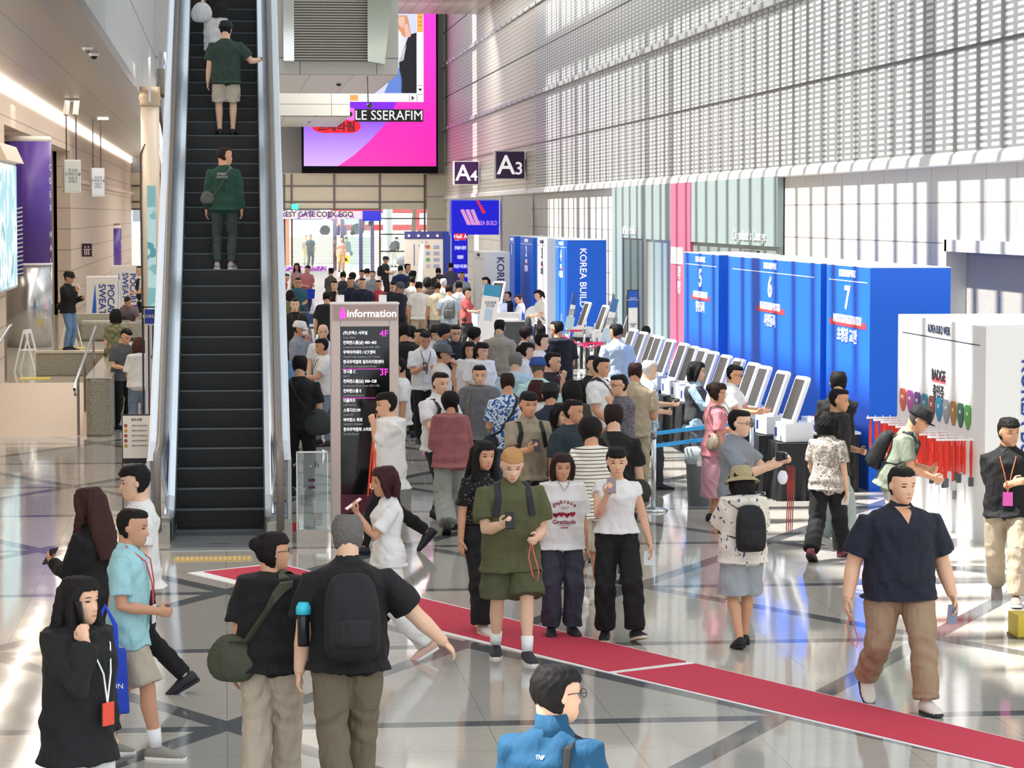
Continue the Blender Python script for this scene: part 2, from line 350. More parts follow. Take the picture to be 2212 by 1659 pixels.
MB().prism([(-1.35, 1.06), (-.85, 1.48), (.75, 1.48), (1.3, 1.06)], -.93, .93, 1).build('window', M('#6f7a9a', .15), t)
for x in (-1.45, 1.45): MB().prism([(x + .34 * math.cos(a / 16 * 6.283), .34 + .34 * math.sin(a / 16 * 6.283)) for a in range(16)], -.95, .95, 1).build('wheel', BLACK, t)
t = thing('bus', 'red and white bus outside behind the right glazing', 'bus', (at_y(872, 520, 190).x, 190, 2.0))
B(-5, 5, 0, 2.4, .4, 2.6).build('body', M('#c8323c', .4), t, bevel=.1)
for i in range(5): B(-4.6 + i * 1.9, -3.1 + i * 1.9, -.05, 0, .8, 1.6).build('window', M('#e3e9ee', .2), t)
for x in (-3.2, 3.2): MB().prism([(x + .45 * math.cos(a / 16 * 6.283), .45 + .45 * math.sin(a / 16 * 6.283)) for a in range(16)], -.05, .3, 1).build('wheel', BLACK, t)
t = thing('flagpole', 'pale round post outside behind the right glazing', 'post', (at_y(838, 500, 145).x, 145, .6)); MB().lathe([(.25, 0), (.25, 8)]).build('post', M('#d4d6d6', .4), t)
tag(MB().box(at_y(600, 500, 158).x, at_y(625, 500, 158).x, 158, 158.2, .6, 3.3).build('advertising_board', M('#e08b62', .6)), 'orange advertising board outside at left of the entrance glass', 'board')
# entrance vestibule
t = thing('entrance_vestibule', 'mirror framed entrance door vestibule with blue and purple header', 'doorway', (ex(770), YE - .3, .75)); ox = ex(770)
def rx(u): return ex(u) - ox
zt = ez(473) - .75
for u in (722, 738, 778, 803): B(rx(u) - .09, rx(u) + .09, -.2, .1, 0, zt).build('post', M('#b8b2c4', .12, 1), t)
B(rx(600), rx(822), -.2, .0, zt, ez(456) - .75).build('header', M('#f0e6f4', .3, kind='patch', n=2.5, w=.56, c2='#a45cd0', c3='#ffffff'), t)
B(rx(782), rx(821), -.5, -.2, zt - .1, ez(455) - .75).build('blue_panel', M('#1414e0', .4), t)
txt('WEST GATE', .34, (rx(640), -.22, zt + .22), *FY, M('#3b2450', .4), t, .02); txt('COEX EGO', .36, (rx(722), -.22, zt + .22), *FY, M('#2b2030', .4), t, .02)
for u0, u1 in ((740, 776), (780, 802)): B(rx(u0), rx(u1), -.05, -.03, .05, zt).build('door_pane', glass('#e6f6f6', .82), t)
B(rx(600), rx(705), -.15, .0, 0, .22).build('sill', M('#e9d4ec', .3, kind='patch', n=6, c2='#a04fd0', c3='#e060c0'), t)
for u, v in ((761, 503), (800, 483)):
    q = at_y(u, v, YE - .5); tag(MB().ell((q.x, q.y, q.z), (.1, .1, .12), 12, 8).build('round_sensor', M('#6a6a72', .4), smooth=True), 'round grey door mark on the %s vestibule pane' % ('left' if u == 761 else 'right'), 'sensor')
q = at_y(637, 447, YE - .4); t = thing('exit_sign', 'small green lit exit sign above the left entrance glass', 'sign', q)
B(-.17, .17, -.04, .04, -.12, .14).build('panel', M('#2fd6a0', .4, emit=1.2), t); B(-.02, .02, -.02, .4, .14, .18).build('bracket', DARK, t)
# caution sign before the door
q = at_y(747, 585, 134.5); t = thing('caution_sign', 'white floor caution sign with yellow triangle panel before the doors', 'sign', (q.x, 134.5, .76))
B(-.19, .19, -.12, .12, 0, .9).build('stand', WHITE, t); B(-.17, .17, -.13, -.12, .38, .74).build('panel', M('#e8d93a', .5), t)
MB().prism([(-.1, .48), (.1, .48), (0, .66)], -.135, -.13, 1).build('triangle', DARK, t)
# ---------------------------------------------------------------- video screen
Ys = 134.0
def sx_(u): return at_y(u, 300, Ys).x
def sz_(v): return at_y(800, v, Ys).z
ox, oz = sx_(799), sz_(374)
t = thing('video_screen', 'huge magenta and purple video screen hanging on end wall', 'screen', (ox, Ys, oz))
X = lambda u: sx_(u) - ox; Z = lambda v: sz_(v) - oz
ztop = 7.6 + 5
MB().box(X(652), X(946), 0, .5, 0, ztop).build('casing', M('#050508', .8, spec=.1), t)
E1 = 1.0
def em(c, s=E1):
    m = M(c, .6, emit=s * .85); m.node_tree.nodes['Principled BSDF'].inputs['Base Color'].default_value = (.01, .01, .01, 1); return m
B(X(656), X(942), -.03, 0, Z(359), ztop - .1).build('display', M('#d8b0ff', .5, kind='vgrad', c2='#8410ff', ax=2, em2=.75, p1=.22), t)
pts = [(X(942), Z(359))] + [(X(u), Z(v)) for u, v in ((730, 359), (765, 335), (800, 303), (832, 268), (850, 235), (866, 200), (880, 150))] + [(X(900), ztop - .1), (X(942), ztop - .1)]
MB().prism(pts, -.05, -.03, 1).build('magenta_sweep', M('#ff00a8', .5, kind='vgrad', c2='#f040f0', ax=2, em2=.8), t)
B(X(700), X(915), -.07, -.05, Z(220), ztop - .1).build('window_frame', em('#ffffff', .9), t)
B(X(700), X(900), -.08, -.07, Z(202), ztop - .1).build('picture', em('#dfe6ff', .8), t)
for c, pl, nm in (('#15151f', [(862, 130), (884, 75), (900, 70), (900, 201), (866, 201)], 'dark_coat'), ('#f4f4f8', [(855, 60), (868, 68), (878, 95), (872, 130), (858, 136), (845, 90)], 'white_top'), ('#6a8fe0', [(830, 201), (845, 165), (862, 145), (868, 170), (868, 201)], 'blue_trousers'), ('#e8a070', [(856, 33), (880, 33), (884, 50), (888, 74), (872, 80), (860, 62)], 'orange_hair'), ('#f6c8b8', [(860, 36), (874, 36), (875, 50), (868, 60), (861, 52)], 'face'), ('#f6c8b8', [(872, 55), (880, 50), (888, 78), (878, 82)], 'hand')):
    MB().prism([(X(u), Z(v)) for u, v in pl], -.1 if nm != 'hand' and nm != 'face' else -.12, -.08, 1).build(nm, em(c, .8), t)
for z0, z1, x0, x1 in ((69, 33, 901, 914),): B(X(x0), X(x1), -.09, -.07, Z(z0), ztop - .1).build('orange_tab', em('#ffb060', .9), t)
B(X(700), X(774), -.09, -.07, Z(218), Z(205)).build('orange_tab', em('#ffb060', .9), t)
for v in (36, 46, 54): B(X(904), X(912), -.1, -.09, Z(v + 1), Z(v)).build('mark', BLACK, t)
for r in ((884, 885, 219, 204), (900, 901, 219, 204), (901, 914, 185, 184), (901, 914, 204, 203)): B(X(r[0]), X(r[1]), -.1, -.09, Z(r[2]), Z(r[3])).build('rule', BLACK, t)
MB().prism([(X(889), Z(206)), (X(889), Z(217)), (X(895), Z(211.5))], -.1, -.09, 1).build('arrow', BLACK, t)
MB().prism([(X(903), Z(191)), (X(912), Z(191)), (X(907.5), Z(197))], -.1, -.09, 1).build('arrow', BLACK, t)
B(X(766), X(914), -.1, -.05, Z(263), Z(236)).build('name_bar', M('#08040c', .5), t)
txt('LE SSERAFIM', .66, (X(840), -.11, Z(250)), *FY, em('#ffffff', 1), t, 0, .93)
MB().prism([(X(701) + .62 * math.cos(a), Z(273) + .33 * math.sin(a)) for a in [math.pi / 2 + i * math.pi / 10 for i in range(11)]] + [(X(757) + .5 * math.cos(a), Z(273) + .33 * math.sin(a)) for a in [-math.pi / 2 + i * math.pi / 10 for i in range(11)]], -.09, -.05, 1).build('red_pill', em('#ff1030', .8), t)
txt('르세라핌', .5, (X(727), -.1, Z(275)), *FY, M('#5a0010', .5), t, .03)
MB().prism([(X(758) + .3 * math.cos(a * .5236), Z(247) + .33 * math.sin(a * .5236)) for a in range(12)], -.1, -.05, 1).build('pink_bubble', em('#ff70e0', .9), t)
MB().prism([(X(756) + .12 * math.cos(a * .5236), Z(247) + .12 * math.sin(a * .5236)) for a in range(12)], -.12, -.1, 1).build('heart', BLACK, t)
# ---------------------------------------------------------------- hall number signs on right wall
for u0, u1, v0, v1, n, X0 in ((979, 1035, 348, 399, '4', 10.9), (1068, 1134, 326, 387, '3', 10.9)):
    Yq = y_on(u1, X0); a = at_y(u0, v1, Yq); b_ = at_y(u1, v0, Yq); wd = b_.x - a.x; hh = b_.z - a.z
    t = thing('hall_sign', 'purple square sign reading A%s projecting from the %s' % (n, 'ribbed wall nearest the screen' if n == '4' else 'ribbed wall, nearer and higher'), 'sign', ((a.x + b_.x) / 2, Yq, a.z))
    B(-wd / 2, wd / 2, 0, .35, 0, hh).build('box', WHITE, t); B(wd / 2, 10.96 - (a.x + b_.x) / 2, .1, .25, hh * .3, hh * .7).build('bracket', GREYM, t)
    B(-wd / 2 + .06, wd / 2 - .03, -.02, 0, .03, hh - .03).build('panel', M('#3b1250', .3), t)
    txt('A', hh * .95, (-wd * .12, -.03, hh * .47), *FY, M('#ffffff', .5, emit=.35), t, .012); txt(n, hh * .62, (wd * .3, -.03, hh * .36), *FY, M('#ffffff', .5, emit=.35), t, .012)
# ---------------------------------------------------------------- louvred unit on the mezzanine face
a = at_y(635, 131, 78.4); b_ = at_y(793, 131, 78.4); c_ = at_y(612, 131, 78.4); d_ = at_y(830, 131, 78.4)
t = thing('louvre_unit', 'slatted grey louvre with mirrored cheeks on the mezzanine face', 'vent', ((a.x + b_.x) / 2, 78.4, a.z)); mx = (a.x + b_.x) / 2
B(a.x - mx, b_.x - mx, 0, .3, 0, 3.2).build('backing', M('#6d6a62', .6), t)
b = MB()
for i in range(42): z = .02 + i * .075; b.box(a.x - mx, b_.x - mx, -.06, 0, z, z + .045)
b.build('slats', M('#b3afa4', .4, .3), t)
B(c_.x - mx, a.x - mx, -.25, .3, -.02, 3.2).build('mirror_cheek', M('#cfcdc6', .06, 1), t)
MB().prism([(b_.x - mx, -.02), (d_.x - mx, -.1), (d_.x - mx + .35, 3.2), (b_.x - mx + .0, 3.2)], -.3, .3, 1).build('mirror_cheek', M('#a8ab9c', .1, 1), t)
def cctv(u, v, Y, lab):
    q = at_y(u, v, Y); t = thing('security_camera', lab, 'camera', q)
    MB().lathe([(.11, 0), (.12, .04), (.12, .14), (.02, .16)]).build('housing', WHITE, t, smooth=True); MB().ell((0, 0, 0), (.085, .085, .08)).build('dome', M('#1a1a1e', .1), t, smooth=True)
cctv(732, 181, 84, 'dome camera under the nearer mezzanine soffit'); cctv(668, 261, 118, 'dark dome camera under the farther mezzanine soffit')
t = thing('spotlight_camera', 'grey round camera hanging on a thin rod before the screen', 'camera', at_y(799, 228, 80)); MB().ell((0, 0, 0), (.09, .12, .09)).build('body', M('#6b6870', .3, .6), t, smooth=True)
MB().tube([(-.05, 0, .05), (-.07, 0, .62 + .25)], .02).build('rod', GREYM, t)
# ---------------------------------------------------------------- ceiling fittings left
for (u, v), lab in (((189, 108), 'white dome camera under beige left ceiling, upper one'), ((203, 121), 'dark dome camera just below the white one on left ceiling')):
    q = at_z(u, v, 6.18); t = thing('security_camera', lab, 'camera', q)
    MB().lathe([(.07, 0), (.09, .03), (.09, .12)]).build('housing', WHITE, t, smooth=True); MB().ell((0, 0, 0), (.06, .06, .06)).build('dome', BLACK if v > 110 else M('#777777', .1), t, smooth=True)
for i, (u0, v0, v1, rt, w_, hh) in enumerate(((155, 345, 416, 222, .42, .8), (210, 362, 425, 262, .4, .84))):
    s = (462 - rt) / 2.75; Yq = FPX / s; q = at_y(u0, v1, Yq)
    t = thing('hanging_sign', ('nearer' if i == 0 else 'farther') + ' white directory board hanging on two rods from left ceiling', 'sign', q, 24, 'hanging directory boards')
    B(-w_ / 2, w_ / 2, -.08, .08, 0, hh).build('board', M('#e6e3da', .4), t); B(-w_ / 2 + .02, w_ / 2 - .02, -.09, -.08, .03, hh - .03).build('face', M('#ccd3cc' if i == 0 else '#e6ebf2', .3), t)
    txt('전시장\n컨퍼런스룸\nHall A\n코엑스', .09, (0, -.095, hh / 2), *FY, M('#6b7680', .5), t)
    for x in (-w_ * .3, w_ * .3): MB().tube([(x, 0, hh), (x, 0, 6.3 - q.z)], .018).build('rod', M('#4b3630', .4), t)
q = at_z(155, 240, 6.0); t = thing('ceiling_speakers', 'pair of small grey speakers beside the hanging boards', 'speaker', q)
for x in (-.1, .12): MB().tube([(x, 0, .25), (x - .03, -.1, -.1)], .07).build('speaker', M('#c4bdb6', .4), t)
B(-.15, .15, -.03, .03, .22, .3).build('bracket', GREYM, t)
q = at_z(615 / 2.765, 257, 6.26); tag(B(q.x - .15, q.x + .15, q.y - .15, q.y + .15, 6.24, 6.3).build('ceiling_light', M('#fff8ee', .4, emit=2)), 'small square lamp flush in left ceiling by the rods', 'light')
# purple columns
def pcol(cx, cy, r, z0, z1, zs, lab, tx):
    t = thing('clad_column', lab, 'column', (cx, cy, z0))
    MB().lathe([(r, 0), (r, zs - z0)], n=40).build('steel_base', M('#cfd0d2', .22, .9), t, smooth=True)
    MB().lathe([(r + .01, zs - z0), (r + .01, zs - z0 + .05)], n=40).build('white_band', WHITE, t, smooth=True)
    MB().lathe([(r + .005, zs - z0 + .05), (r + .005, z1 - z0 - .12)], n=40).build('purple_wrap', M('#5a3c9c', .35), t, smooth=True)
    MB().lathe([(r, z1 - z0 - .12), (r, z1 - z0)], n=40).build('capital', M('#e8e2d8', .5), t, smooth=True)
    for k, ch in enumerate(tx):
        a = R(-18); txt(ch, .2, ((r + .01) * math.cos(a), (r + .01) * math.sin(a), z1 - z0 - .7 - k * .3), (math.sin(-a) * 1, math.cos(a), 0), (0, 0, 1), WHITE, t) if ch != ' ' else None
pcol(-4.36, 62.3, .52, .56, 5.28, 2.4, 'big purple and steel round column in the left wall alcove', 'COEX HALL A')
pcol(-4.75, 117.5, .42, .56, 3.05, 1.1, 'small far purple column in the left wall doorway', 'S')
q = at_y(40, 505, 60.5); t = thing('slatted_panel', 'purple panel with white diagonal slats beside the big column', 'panel', (q.x - .02, 60.4, 2.2))
B(-.14, .12, 0, .05, 0, 2.9).build('panel', M('#4a2a8a', .4), t)
b = MB()
for i in range(16): z = .05 + i * .095; b.add([(-.14, -.01, z - .06), (.12, -.01, z), (.12, -.01, z + .03), (-.14, -.01, z - .03)], [(0, 1, 2, 3)])
b.build('slats', WHITE, t)
# lightbox
a = at_x(0, 620, -4.4); b_ = at_x(22, 360, -4.4)
t = thing('lightbox_display', 'tall pale blue lit display on left wall edge', 'display', (-4.45, (a.y + b_.y) / 2, 2.0)); hw = abs(b_.y - a.y) / 2 + .8
B(-.05, .1, -hw, hw, 0, 2.6).build('casing', M('#d6cfc8', .4), t)
B(.1, .12, -hw + .05, hw - .05, .05, 2.55).build('face', M('#9fd0d8', .4, kind='patch', n=1.3, c2='#dff2f4', c3='#7fb0bc', em2=.8), t)
MB().prism([(-.05, 2.6), (.28, 2.6), (.12, 2.95), (-.05, 2.95)], -hw, hw, 1).build('hood', M('#e0c9b6', .5), t)
# pillar by escalator
t = thing('round_pillar', 'cream lacquered round pillar left of the escalator', 'column', (at_y(326, 500, 60).x, 60, .56))
MB().lathe([(.2, 0), (.2, 5.5)], n=32).build('shaft', M('#e3d2bd', .25), t, smooth=True)
MB().lathe([(.2, 5.3), (.23, 5.35), (.21, 5.42), (.24, 5.5), (.22, 5.6), (.22, 5.74)], n=32).build('capital', M('#bda98f', .35, .3), t, smooth=True)
B(-.07, .11, -.24, -.18, .55 + .3, 3.6).build('light_panel', M('#8fc9cc', .4, kind='patch', n=2.3, c2='#cdeeee', c3='#5fa9b5', em2=.5), t)
MB().tube([(-.19, -.1, .3), (-.21, -.1, 3.2), (-.2, -.1, 4.3), (-.1, -.16, 4.5)], .02).build('cable', M('#4d4440', .4), t)
B(-.02, .03, -.3, -.25, 5.4, 6.6).build('sensor_bar', M('#e0dede', .4), t)
t = thing('chrome_column', 'mirror chrome column right behind the cream pillar', 'column', (at_y(358, 500, 66).x, 66, 0)); MB().lathe([(.14, 0), (.14, 7.4)], n=24).build('shaft', M('#d5d5d8', .08, 1), t, smooth=True)
MB().lathe([(.18, 6.4), (.2, 6.6), (.17, 6.8), (.2, 7.0)], n=24).build('ring', M('#b5ad9d', .3, .6), t, smooth=True)
# wall sign
q = at_x(173, 535, -4.49); t = thing('lift_sign', 'small dark purple lift pictogram sign on grooved wall', 'sign', (-4.49, 88, q.z - .3)); B(0, .32, -.02, .02, 0, .42).build('plate', M('#3a1030', .4), t)
for k in range(3): B(.08 + k * .06, .11 + k * .06, -.026, -.02, .06, .2).build('figure', WHITE, t)
B(.05, .27, -.026, -.02, .22, .245).build('cabin_line', WHITE, t)
for k in (.11, .21): MB().prism([(k - .03, .29), (k + .03, .29), (k, .35)], -.026, -.02, 1).build('arrow', WHITE, t)
# rails on ramp, parapet, benches
t = thing('granite_parapet', 'speckled granite parapet wall right of the ramp', 'wall', (-2.0, 44, 0)); MB().prism([(-.2, .06), (-.13, 0), (.13, 0), (.2, .06), (.2, 12), (-.2, 12)], 0, .92, 2).build('body', GRAN, t, bevel=.03)
B(-.21, .21, .0, 12, .92, .945).build('polished_top', M('#c9c2b4', .1), t)
t = thing('granite_bench', 'low granite bench wall at the head of the ramp', 'bench', (-2.8, 51, .56)); B(-.66, .64, 0, .34, 0, .42).build('body', GRAN, t, bevel=.02); B(-.68, .64, -.02, .36, .42, .46).build('top_slab', M('#cbbfa9', .2), t)
t = thing('granite_planter', 'long curved granite planter behind the seated people', 'planter', (-2.66, 65, .56)); B(-.74, .74, 0, .6, 0, .48).build('body', GRAN, t, bevel=.08); B(-.85, .8, .6, 1.0, 0, .62).build('back_ledge', M('#b9b1a0', .3), t)
def rail(pts, posts, lab, r=.025):
    t = thing('handrail', lab, 'railing', pts[0]); o = Vector(pts[0])
    MB().tube([Vector(p) - o for p in pts], r).build('rail', STEEL, t, smooth=True)
    for (x, y, z0, z1) in posts: MB().tube([(x - o.x, y - o.y, z0 - o.z), (x - o.x, y - o.y, z1 - o.z)], .022).build('post', M('#a8a29c', .3, .9), t)
rail([(-2.33, 43.2, .72), (-2.33, 43.0, .82), (-2.33, 43.6, .92), (-2.33, 50.2, 1.5)], [(-2.33, 44.1, 0, .94), (-2.33, 46.2, .24, 1.12), (-2.33, 49.4, .56, 1.42)], 'sloping steel handrail at the right side of ramp')
rail([(-3.9, 43.2, .9), (-3.9, 50.5, 1.5), (-3.9, 51, 1.5)], [(-3.9, 45, .1, 1.0), (-3.9, 47, .34, 1.2), (-3.9, 49.6, .56, 1.42)], 'steel handrail on the left side of ramp, inner one')
rail([(-4.25, 42, .9), (-4.25, 50.5, 1.7)], [(-4.25, 44, .0, 1.1), (-4.25, 48, .4, 1.45)], 'steel handrail against the left wall')
# folding boards, yellow tactile marks
for i, (x, y, lab) in enumerate(((-3.72, 52.5, 'white folding A frame sign on raised floor before big column'), (-3.42, 62, 'white folding A frame sign partly behind standing man in black'))):
    t = thing('folding_sign', lab, 'sign', (x, y, .56), 78)
    for s in (-1, 1):
        for yy in (-.2, .2): MB().tube([(yy, s * .2, 0), (yy * .9, s * .015, .78)], .018).build('leg', WHITE, t)
    B(-.2, .2, -.02, .02, .72, .8).build('top_bar', WHITE, t); B(-.18, .18, -.1, .1, .4, .42).build('brace', WHITE, t)
for x, y, lab in ((-3.35, 50.2, 'yellow warning mat at top of the ramp'), (-3.3, 61.5, 'yellow floor mat farther back by folding sign')):
    tag(B(x - .35, x + .2, y - .3, y + .3, .56, .572).build('tactile_mat', M('#d9c24a', .5)), lab, 'mat')
# drinks coolers
for (x0, y, w_, z1, lab) in ((at_y(185, 600, 72).x, 72, .82, 1.92, 'nearer white drinks cooler with vertical blue lettering'), (at_y(239, 600, 84).x, 84, .85, 1.98, 'farther white drinks cooler with vertical blue lettering')):
    t = thing('drinks_cooler', lab, 'cooler', (x0 + w_ / 2, y, .56), 0, 'drinks coolers'); hh = z1 - .56
    B(-w_ / 2, w_ / 2, 0, .75, 0, hh).build('cabinet', M('#efeae2', .4), t, bevel=.02); B(w_ / 2 - .01, w_ / 2 + .03, .08, .68, .12, hh - .1).build('glass_door', M('#a8bcd8', .15), t)
    for k in range(4): B(w_ / 2 + .03, w_ / 2 + .04, .1, .66, .25 + k * .28, .27 + k * .28).build('shelf', WHITE, t)
    nv = M('#1c3f9e', .5)
    txt('POCARI', .25, (w_ * .28, -.01, hh * .52), (0, 0, -1), (1, 0, 0), nv, t, .012); txt('SWEAT', .25, (w_ * .01, -.01, hh * .56), (0, 0, -1), (1, 0, 0), nv, t, .012)
    MB().prism([(-w_ * .36, .0), (-w_ * .2, .0), (-w_ * .17, hh * .4), (-w_ * .2, hh * .86), (-w_ * .27, hh * .5)], -.015, -.005, 1).build('blue_wave', M('#1c5fd0', .5), t)
t = thing('purple_leaflet_stand', 'purple sign panel on the planter ledge before cooler', 'sign', (at_y(281, 679, 65.8).x, 65.8, 1.18)); B(-.18, .18, 0, .03, 0, .2).build('panel', M('#6a2c8c', .4), t); txt('제20회\n코엑스', .05, (0, -.01, .11), *FY, WHITE, t)
# potted plant
q = at_y(258, 745, 55); t = thing('potted_plant', 'leafy green plant on the granite ledge beside seated person', 'plant', (q.x, 55, .945))
MB().lathe([(.08, 0), (.11, .12)]).build('pot', M('#5c5148', .6), t, smooth=True); b = MB(); random.seed(3)
for i in range(34):
    a, rr, zz = random.uniform(0, 6.28), random.uniform(.05, .22), random.uniform(.12, .5); q = Vector((rr * math.cos(a), rr * math.sin(a), zz)); d = Vector((math.cos(a), math.sin(a), random.uniform(-.3, .6))) * .07; e = Vector((-math.sin(a), math.cos(a), 0)) * .03
    b.quad(q - d, q - e, q + d, q + e); b.quad((0, 0, .1), (.01, 0, .1), q, q + Vector((.005, 0, 0)))
b.build('leaves', M('#4e8a3c', .5), t)
# ---------------------------------------------------------------- escalator
EB = Vector((-.065, 29.9, 0)); t = thing('escalator', 'tall up escalator with black steps and bright steel sides', 'escalator', EB, -.42)
T30 = math.tan(R(30)); hw = .49; N_ = 42; RIS = .2; DEP = RIS / T30
STEPM = M('#08090b', .5, kind='tiles', ax=1, bw=.02, bh=9, ms=.006, c2='#000000', n=30, na=.2)
for i in range(N_):
    y0 = .45 + DEP * i; z0 = RIS * i + (-.17 if i == 0 else 0); z0 = max(0, RIS * (i + 1) - .16)
    b = MB().box(-hw, hw, y0, y0 + DEP + .02, z0 - .26 if i else -.02, z0).box(-hw, hw, y0 - .006, y0 + .035, z0 - .012, z0 + .003)
    b.ci = 0; o = b.build('step', STEPM, t, mats=[STEPM, M('#5c666a', .6)]); 
    for k in range(6, 12): o.data.polygons[k].material_index = 1
B(-hw - .02, hw + .02, -.95, .12, 0, .02).build('landing_plate', M('#8f9494', .35, .8), t); B(-hw, hw, .1, .46, 0, .03).build('comb_plate', M('#50585e', .4, .7), t)
B(-.1, .12, -.62, -.58, .02, .022).build('plate_mark', DARK, t)
LEN = N_ * DEP
def prof(dz): return [(-.15 + 0, dz), (.5, dz), (.9, dz + .12), (.9 + LEN, dz + .12 + LEN * T30)]
for s in (-1, 1):
    def side(x0, x1, lo, hi, nm, m, y0=-.2, bevel=0):
        P = [(y0, max(0, lo)), (.5, max(0, lo)), (.9, max(0, .12 + lo)), (.9 + LEN, .12 + LEN * T30 + lo), (.9 + LEN, .12 + LEN * T30 + hi), (.9, .12 + hi), (.5, hi), (y0, hi)]
        return MB().prism(P, min(s * x0, s * x1), max(s * x0, s * x1), 0).build(nm, m, t)
    side(hw, hw + .02, 0, .26, 'skirt', M('#39454a', .3, .6)); 
    P = lambda dz: [(-.2, dz), (.5, dz), (.9, dz + .12), (.9 + LEN, dz + .12 + LEN * T30)]
    b = MB(); A = P(.26); C = P(.88)
    for k in range(3):
        (ya, za), (yb, zb) = A[k], A[k + 1]; (yc, zc), (yd, zd) = C[k], C[k + 1]; x0, x1, x2 = s * (hw + .015), s * (hw + .075), s * (hw + .14)
        b.quad((x0, ya, za), (x0, yb, zb), (x1, yb, zb + .02), (x1, ya, za + .02)); b.quad((x1, ya, za + .02), (x1, yb, zb + .02), (x2, yd, zd), (x2, yc, zc))
        b.quad((x2, yc, zc), (x2, yd, zd), (x2 + s * .14, yd, zd), (x2 + s * .14, yc, zc))
    b.build('balustrade_panel', M('#e6eef6', .22, .6), t)
    side(hw + .085, hw + .1, .3, .34, 'light_trim', M('#f4f8ff', .3, emit=.5)); side(hw + .26, hw + .3, -.75, .86, 'outer_cladding', M('#f2f4f5', .35), .1)
    hx = s * (hw + .17); pts = [(hx, -.1, .1), (hx, -.34, .16), (hx, -.5, .36), (hx, -.52, .6), (hx, -.42, .84), (hx, -.2, .95), (hx, .5, .95), (hx, .95, 1.07), (hx, .9 + LEN, 1.07 + LEN * T30)]
    MB().tube(pts, [(.045, .045)] * len(pts), 10).build('handrail', M('#77706a', .35), t, smooth=True)
    MB().prism([(-.1, .12), (-.32, .18), (-.46, .38), (-.47, .6), (-.38, .8), (-.2, .88), (.3, .88), (.3, .12)], hx - .025, hx + .025, 0).build('newel_panel', M('#d9dfe4', .2, .7), t)
    MB().box(hx - .14, hx + .13, -.3, .3, 0, .2).build('newel_base', M('#b9b3a8', .4), t)
    q = M('#33366a', .4)
    b = MB().add([(s * (hw + .088) - .003 * s, .5 + .0, .45), (s * (hw + .11) - .012 * s, .5, .62), (s * (hw + .11) - .012 * s, 1.5, .62 + .12 + .35), (s * (hw + .088) - .003 * s, 1.5, .45 + .47)], [(0, 1, 2, 3)]); b.build('warning_sticker', q, t)
B(.7, .86, -.25, -.24, .1, .2).build('red_sticker', M('#c82838', .5), t)
bpy.context.view_layer.update()
# ---------------------------------------------------------------- tactile strip and red carpet
a, b_ = at_z(375, 1209), at_z(545, 1209); t = thing('tactile_strip', 'yellow tactile paving strip before the escalator', 'paving', ((a.x + b_.x) / 2, a.y, 0)); hw_ = (b_.x - a.x) / 2
B(-hw_, hw_, -.17, .17, 0, .004).build('tiles', M('#c4a968', .5), t); b = MB()
for i in range(16):
    x = -hw_ + .03 + i * (2 * hw_ - .03) / 16; b.box(x, x + .028, -.15, .15, .004, .012)
b.build('ridges', M('#d8bd78', .5), t)
C1 = [at_z(*p) for p in ((405, 1238), (600, 1217), (2400, 1633 - 0), (2400, 1706))]
def carp(ps, nm, lab, m, z):
    b = MB(); n = len(ps); c = sum((Vector(p) for p in ps), Vector()) / n
    b.add([(p.x, p.y, .0) for p in ps] + [(p.x, p.y, z) for p in ps], [tuple(range(n))[::-1], tuple(range(n, 2 * n))] + [(i, (i + 1) % n, n + (i + 1) % n, n + i) for i in range(n)])
    return b
UP = lambda u: at_z(u, 1217 + (u - 600) * (1603 - 1217) / (2212 - 600)); LO = lambda u: at_z(u, 1238 + (u - 405) * (1668 - 1238) / (2212 - 405))
CAR = M('#c8324c', .85, kind='stone', n=300, c2='#b82a44')
for us, nm in (((405, 600, 1487, 1315), 'far'), ((1500, 2400, 2400, 1328), 'near')):
    if nm == 'far': ps = [at_z(405, 1238), at_z(600, 1217), UP(1487), LO(1315)]; cc = [at_z(440, 1236.5), at_z(601, 1220), UP(1480) + Vector((-.0, -.06, 0)), LO(1318) + Vector((0, .07, 0))]
    else: ps = [UP(1493), UP(2400), LO(2400), LO(1321)]; cc = [UP(1500) + Vector((0, -.06, 0)), UP(2400) + Vector((0, -.06, 0)), LO(2400) + Vector((0, .07, 0)), LO(1335) + Vector((0, .07, 0))]
    o = min(ps, key=lambda p: p.x); c0 = sum(ps, Vector()) / 4; t = thing('red_carpet', ('long red carpet runner starting by the escalator' if nm == 'far' else 'red carpet runner continuing to the right picture edge'), 'carpet', (c0.x, c0.y, 0), 0, 'red carpet lengths')
    for pp, z0, z1, n2, mm in ((ps, 0, .004, 'white_edging', WHITE), (cc, .004, .009, 'pile', CAR)):
        b = MB(); b.add([(p.x - c0.x, p.y - c0.y, z0) for p in pp] + [(p.x - c0.x, p.y - c0.y, z1) for p in pp], [(3, 2, 1, 0), (4, 5, 6, 7)] + [(i, (i + 1) % 4, 4 + (i + 1) % 4, 4 + i) for i in range(4)]); b.build(n2, mm, t)
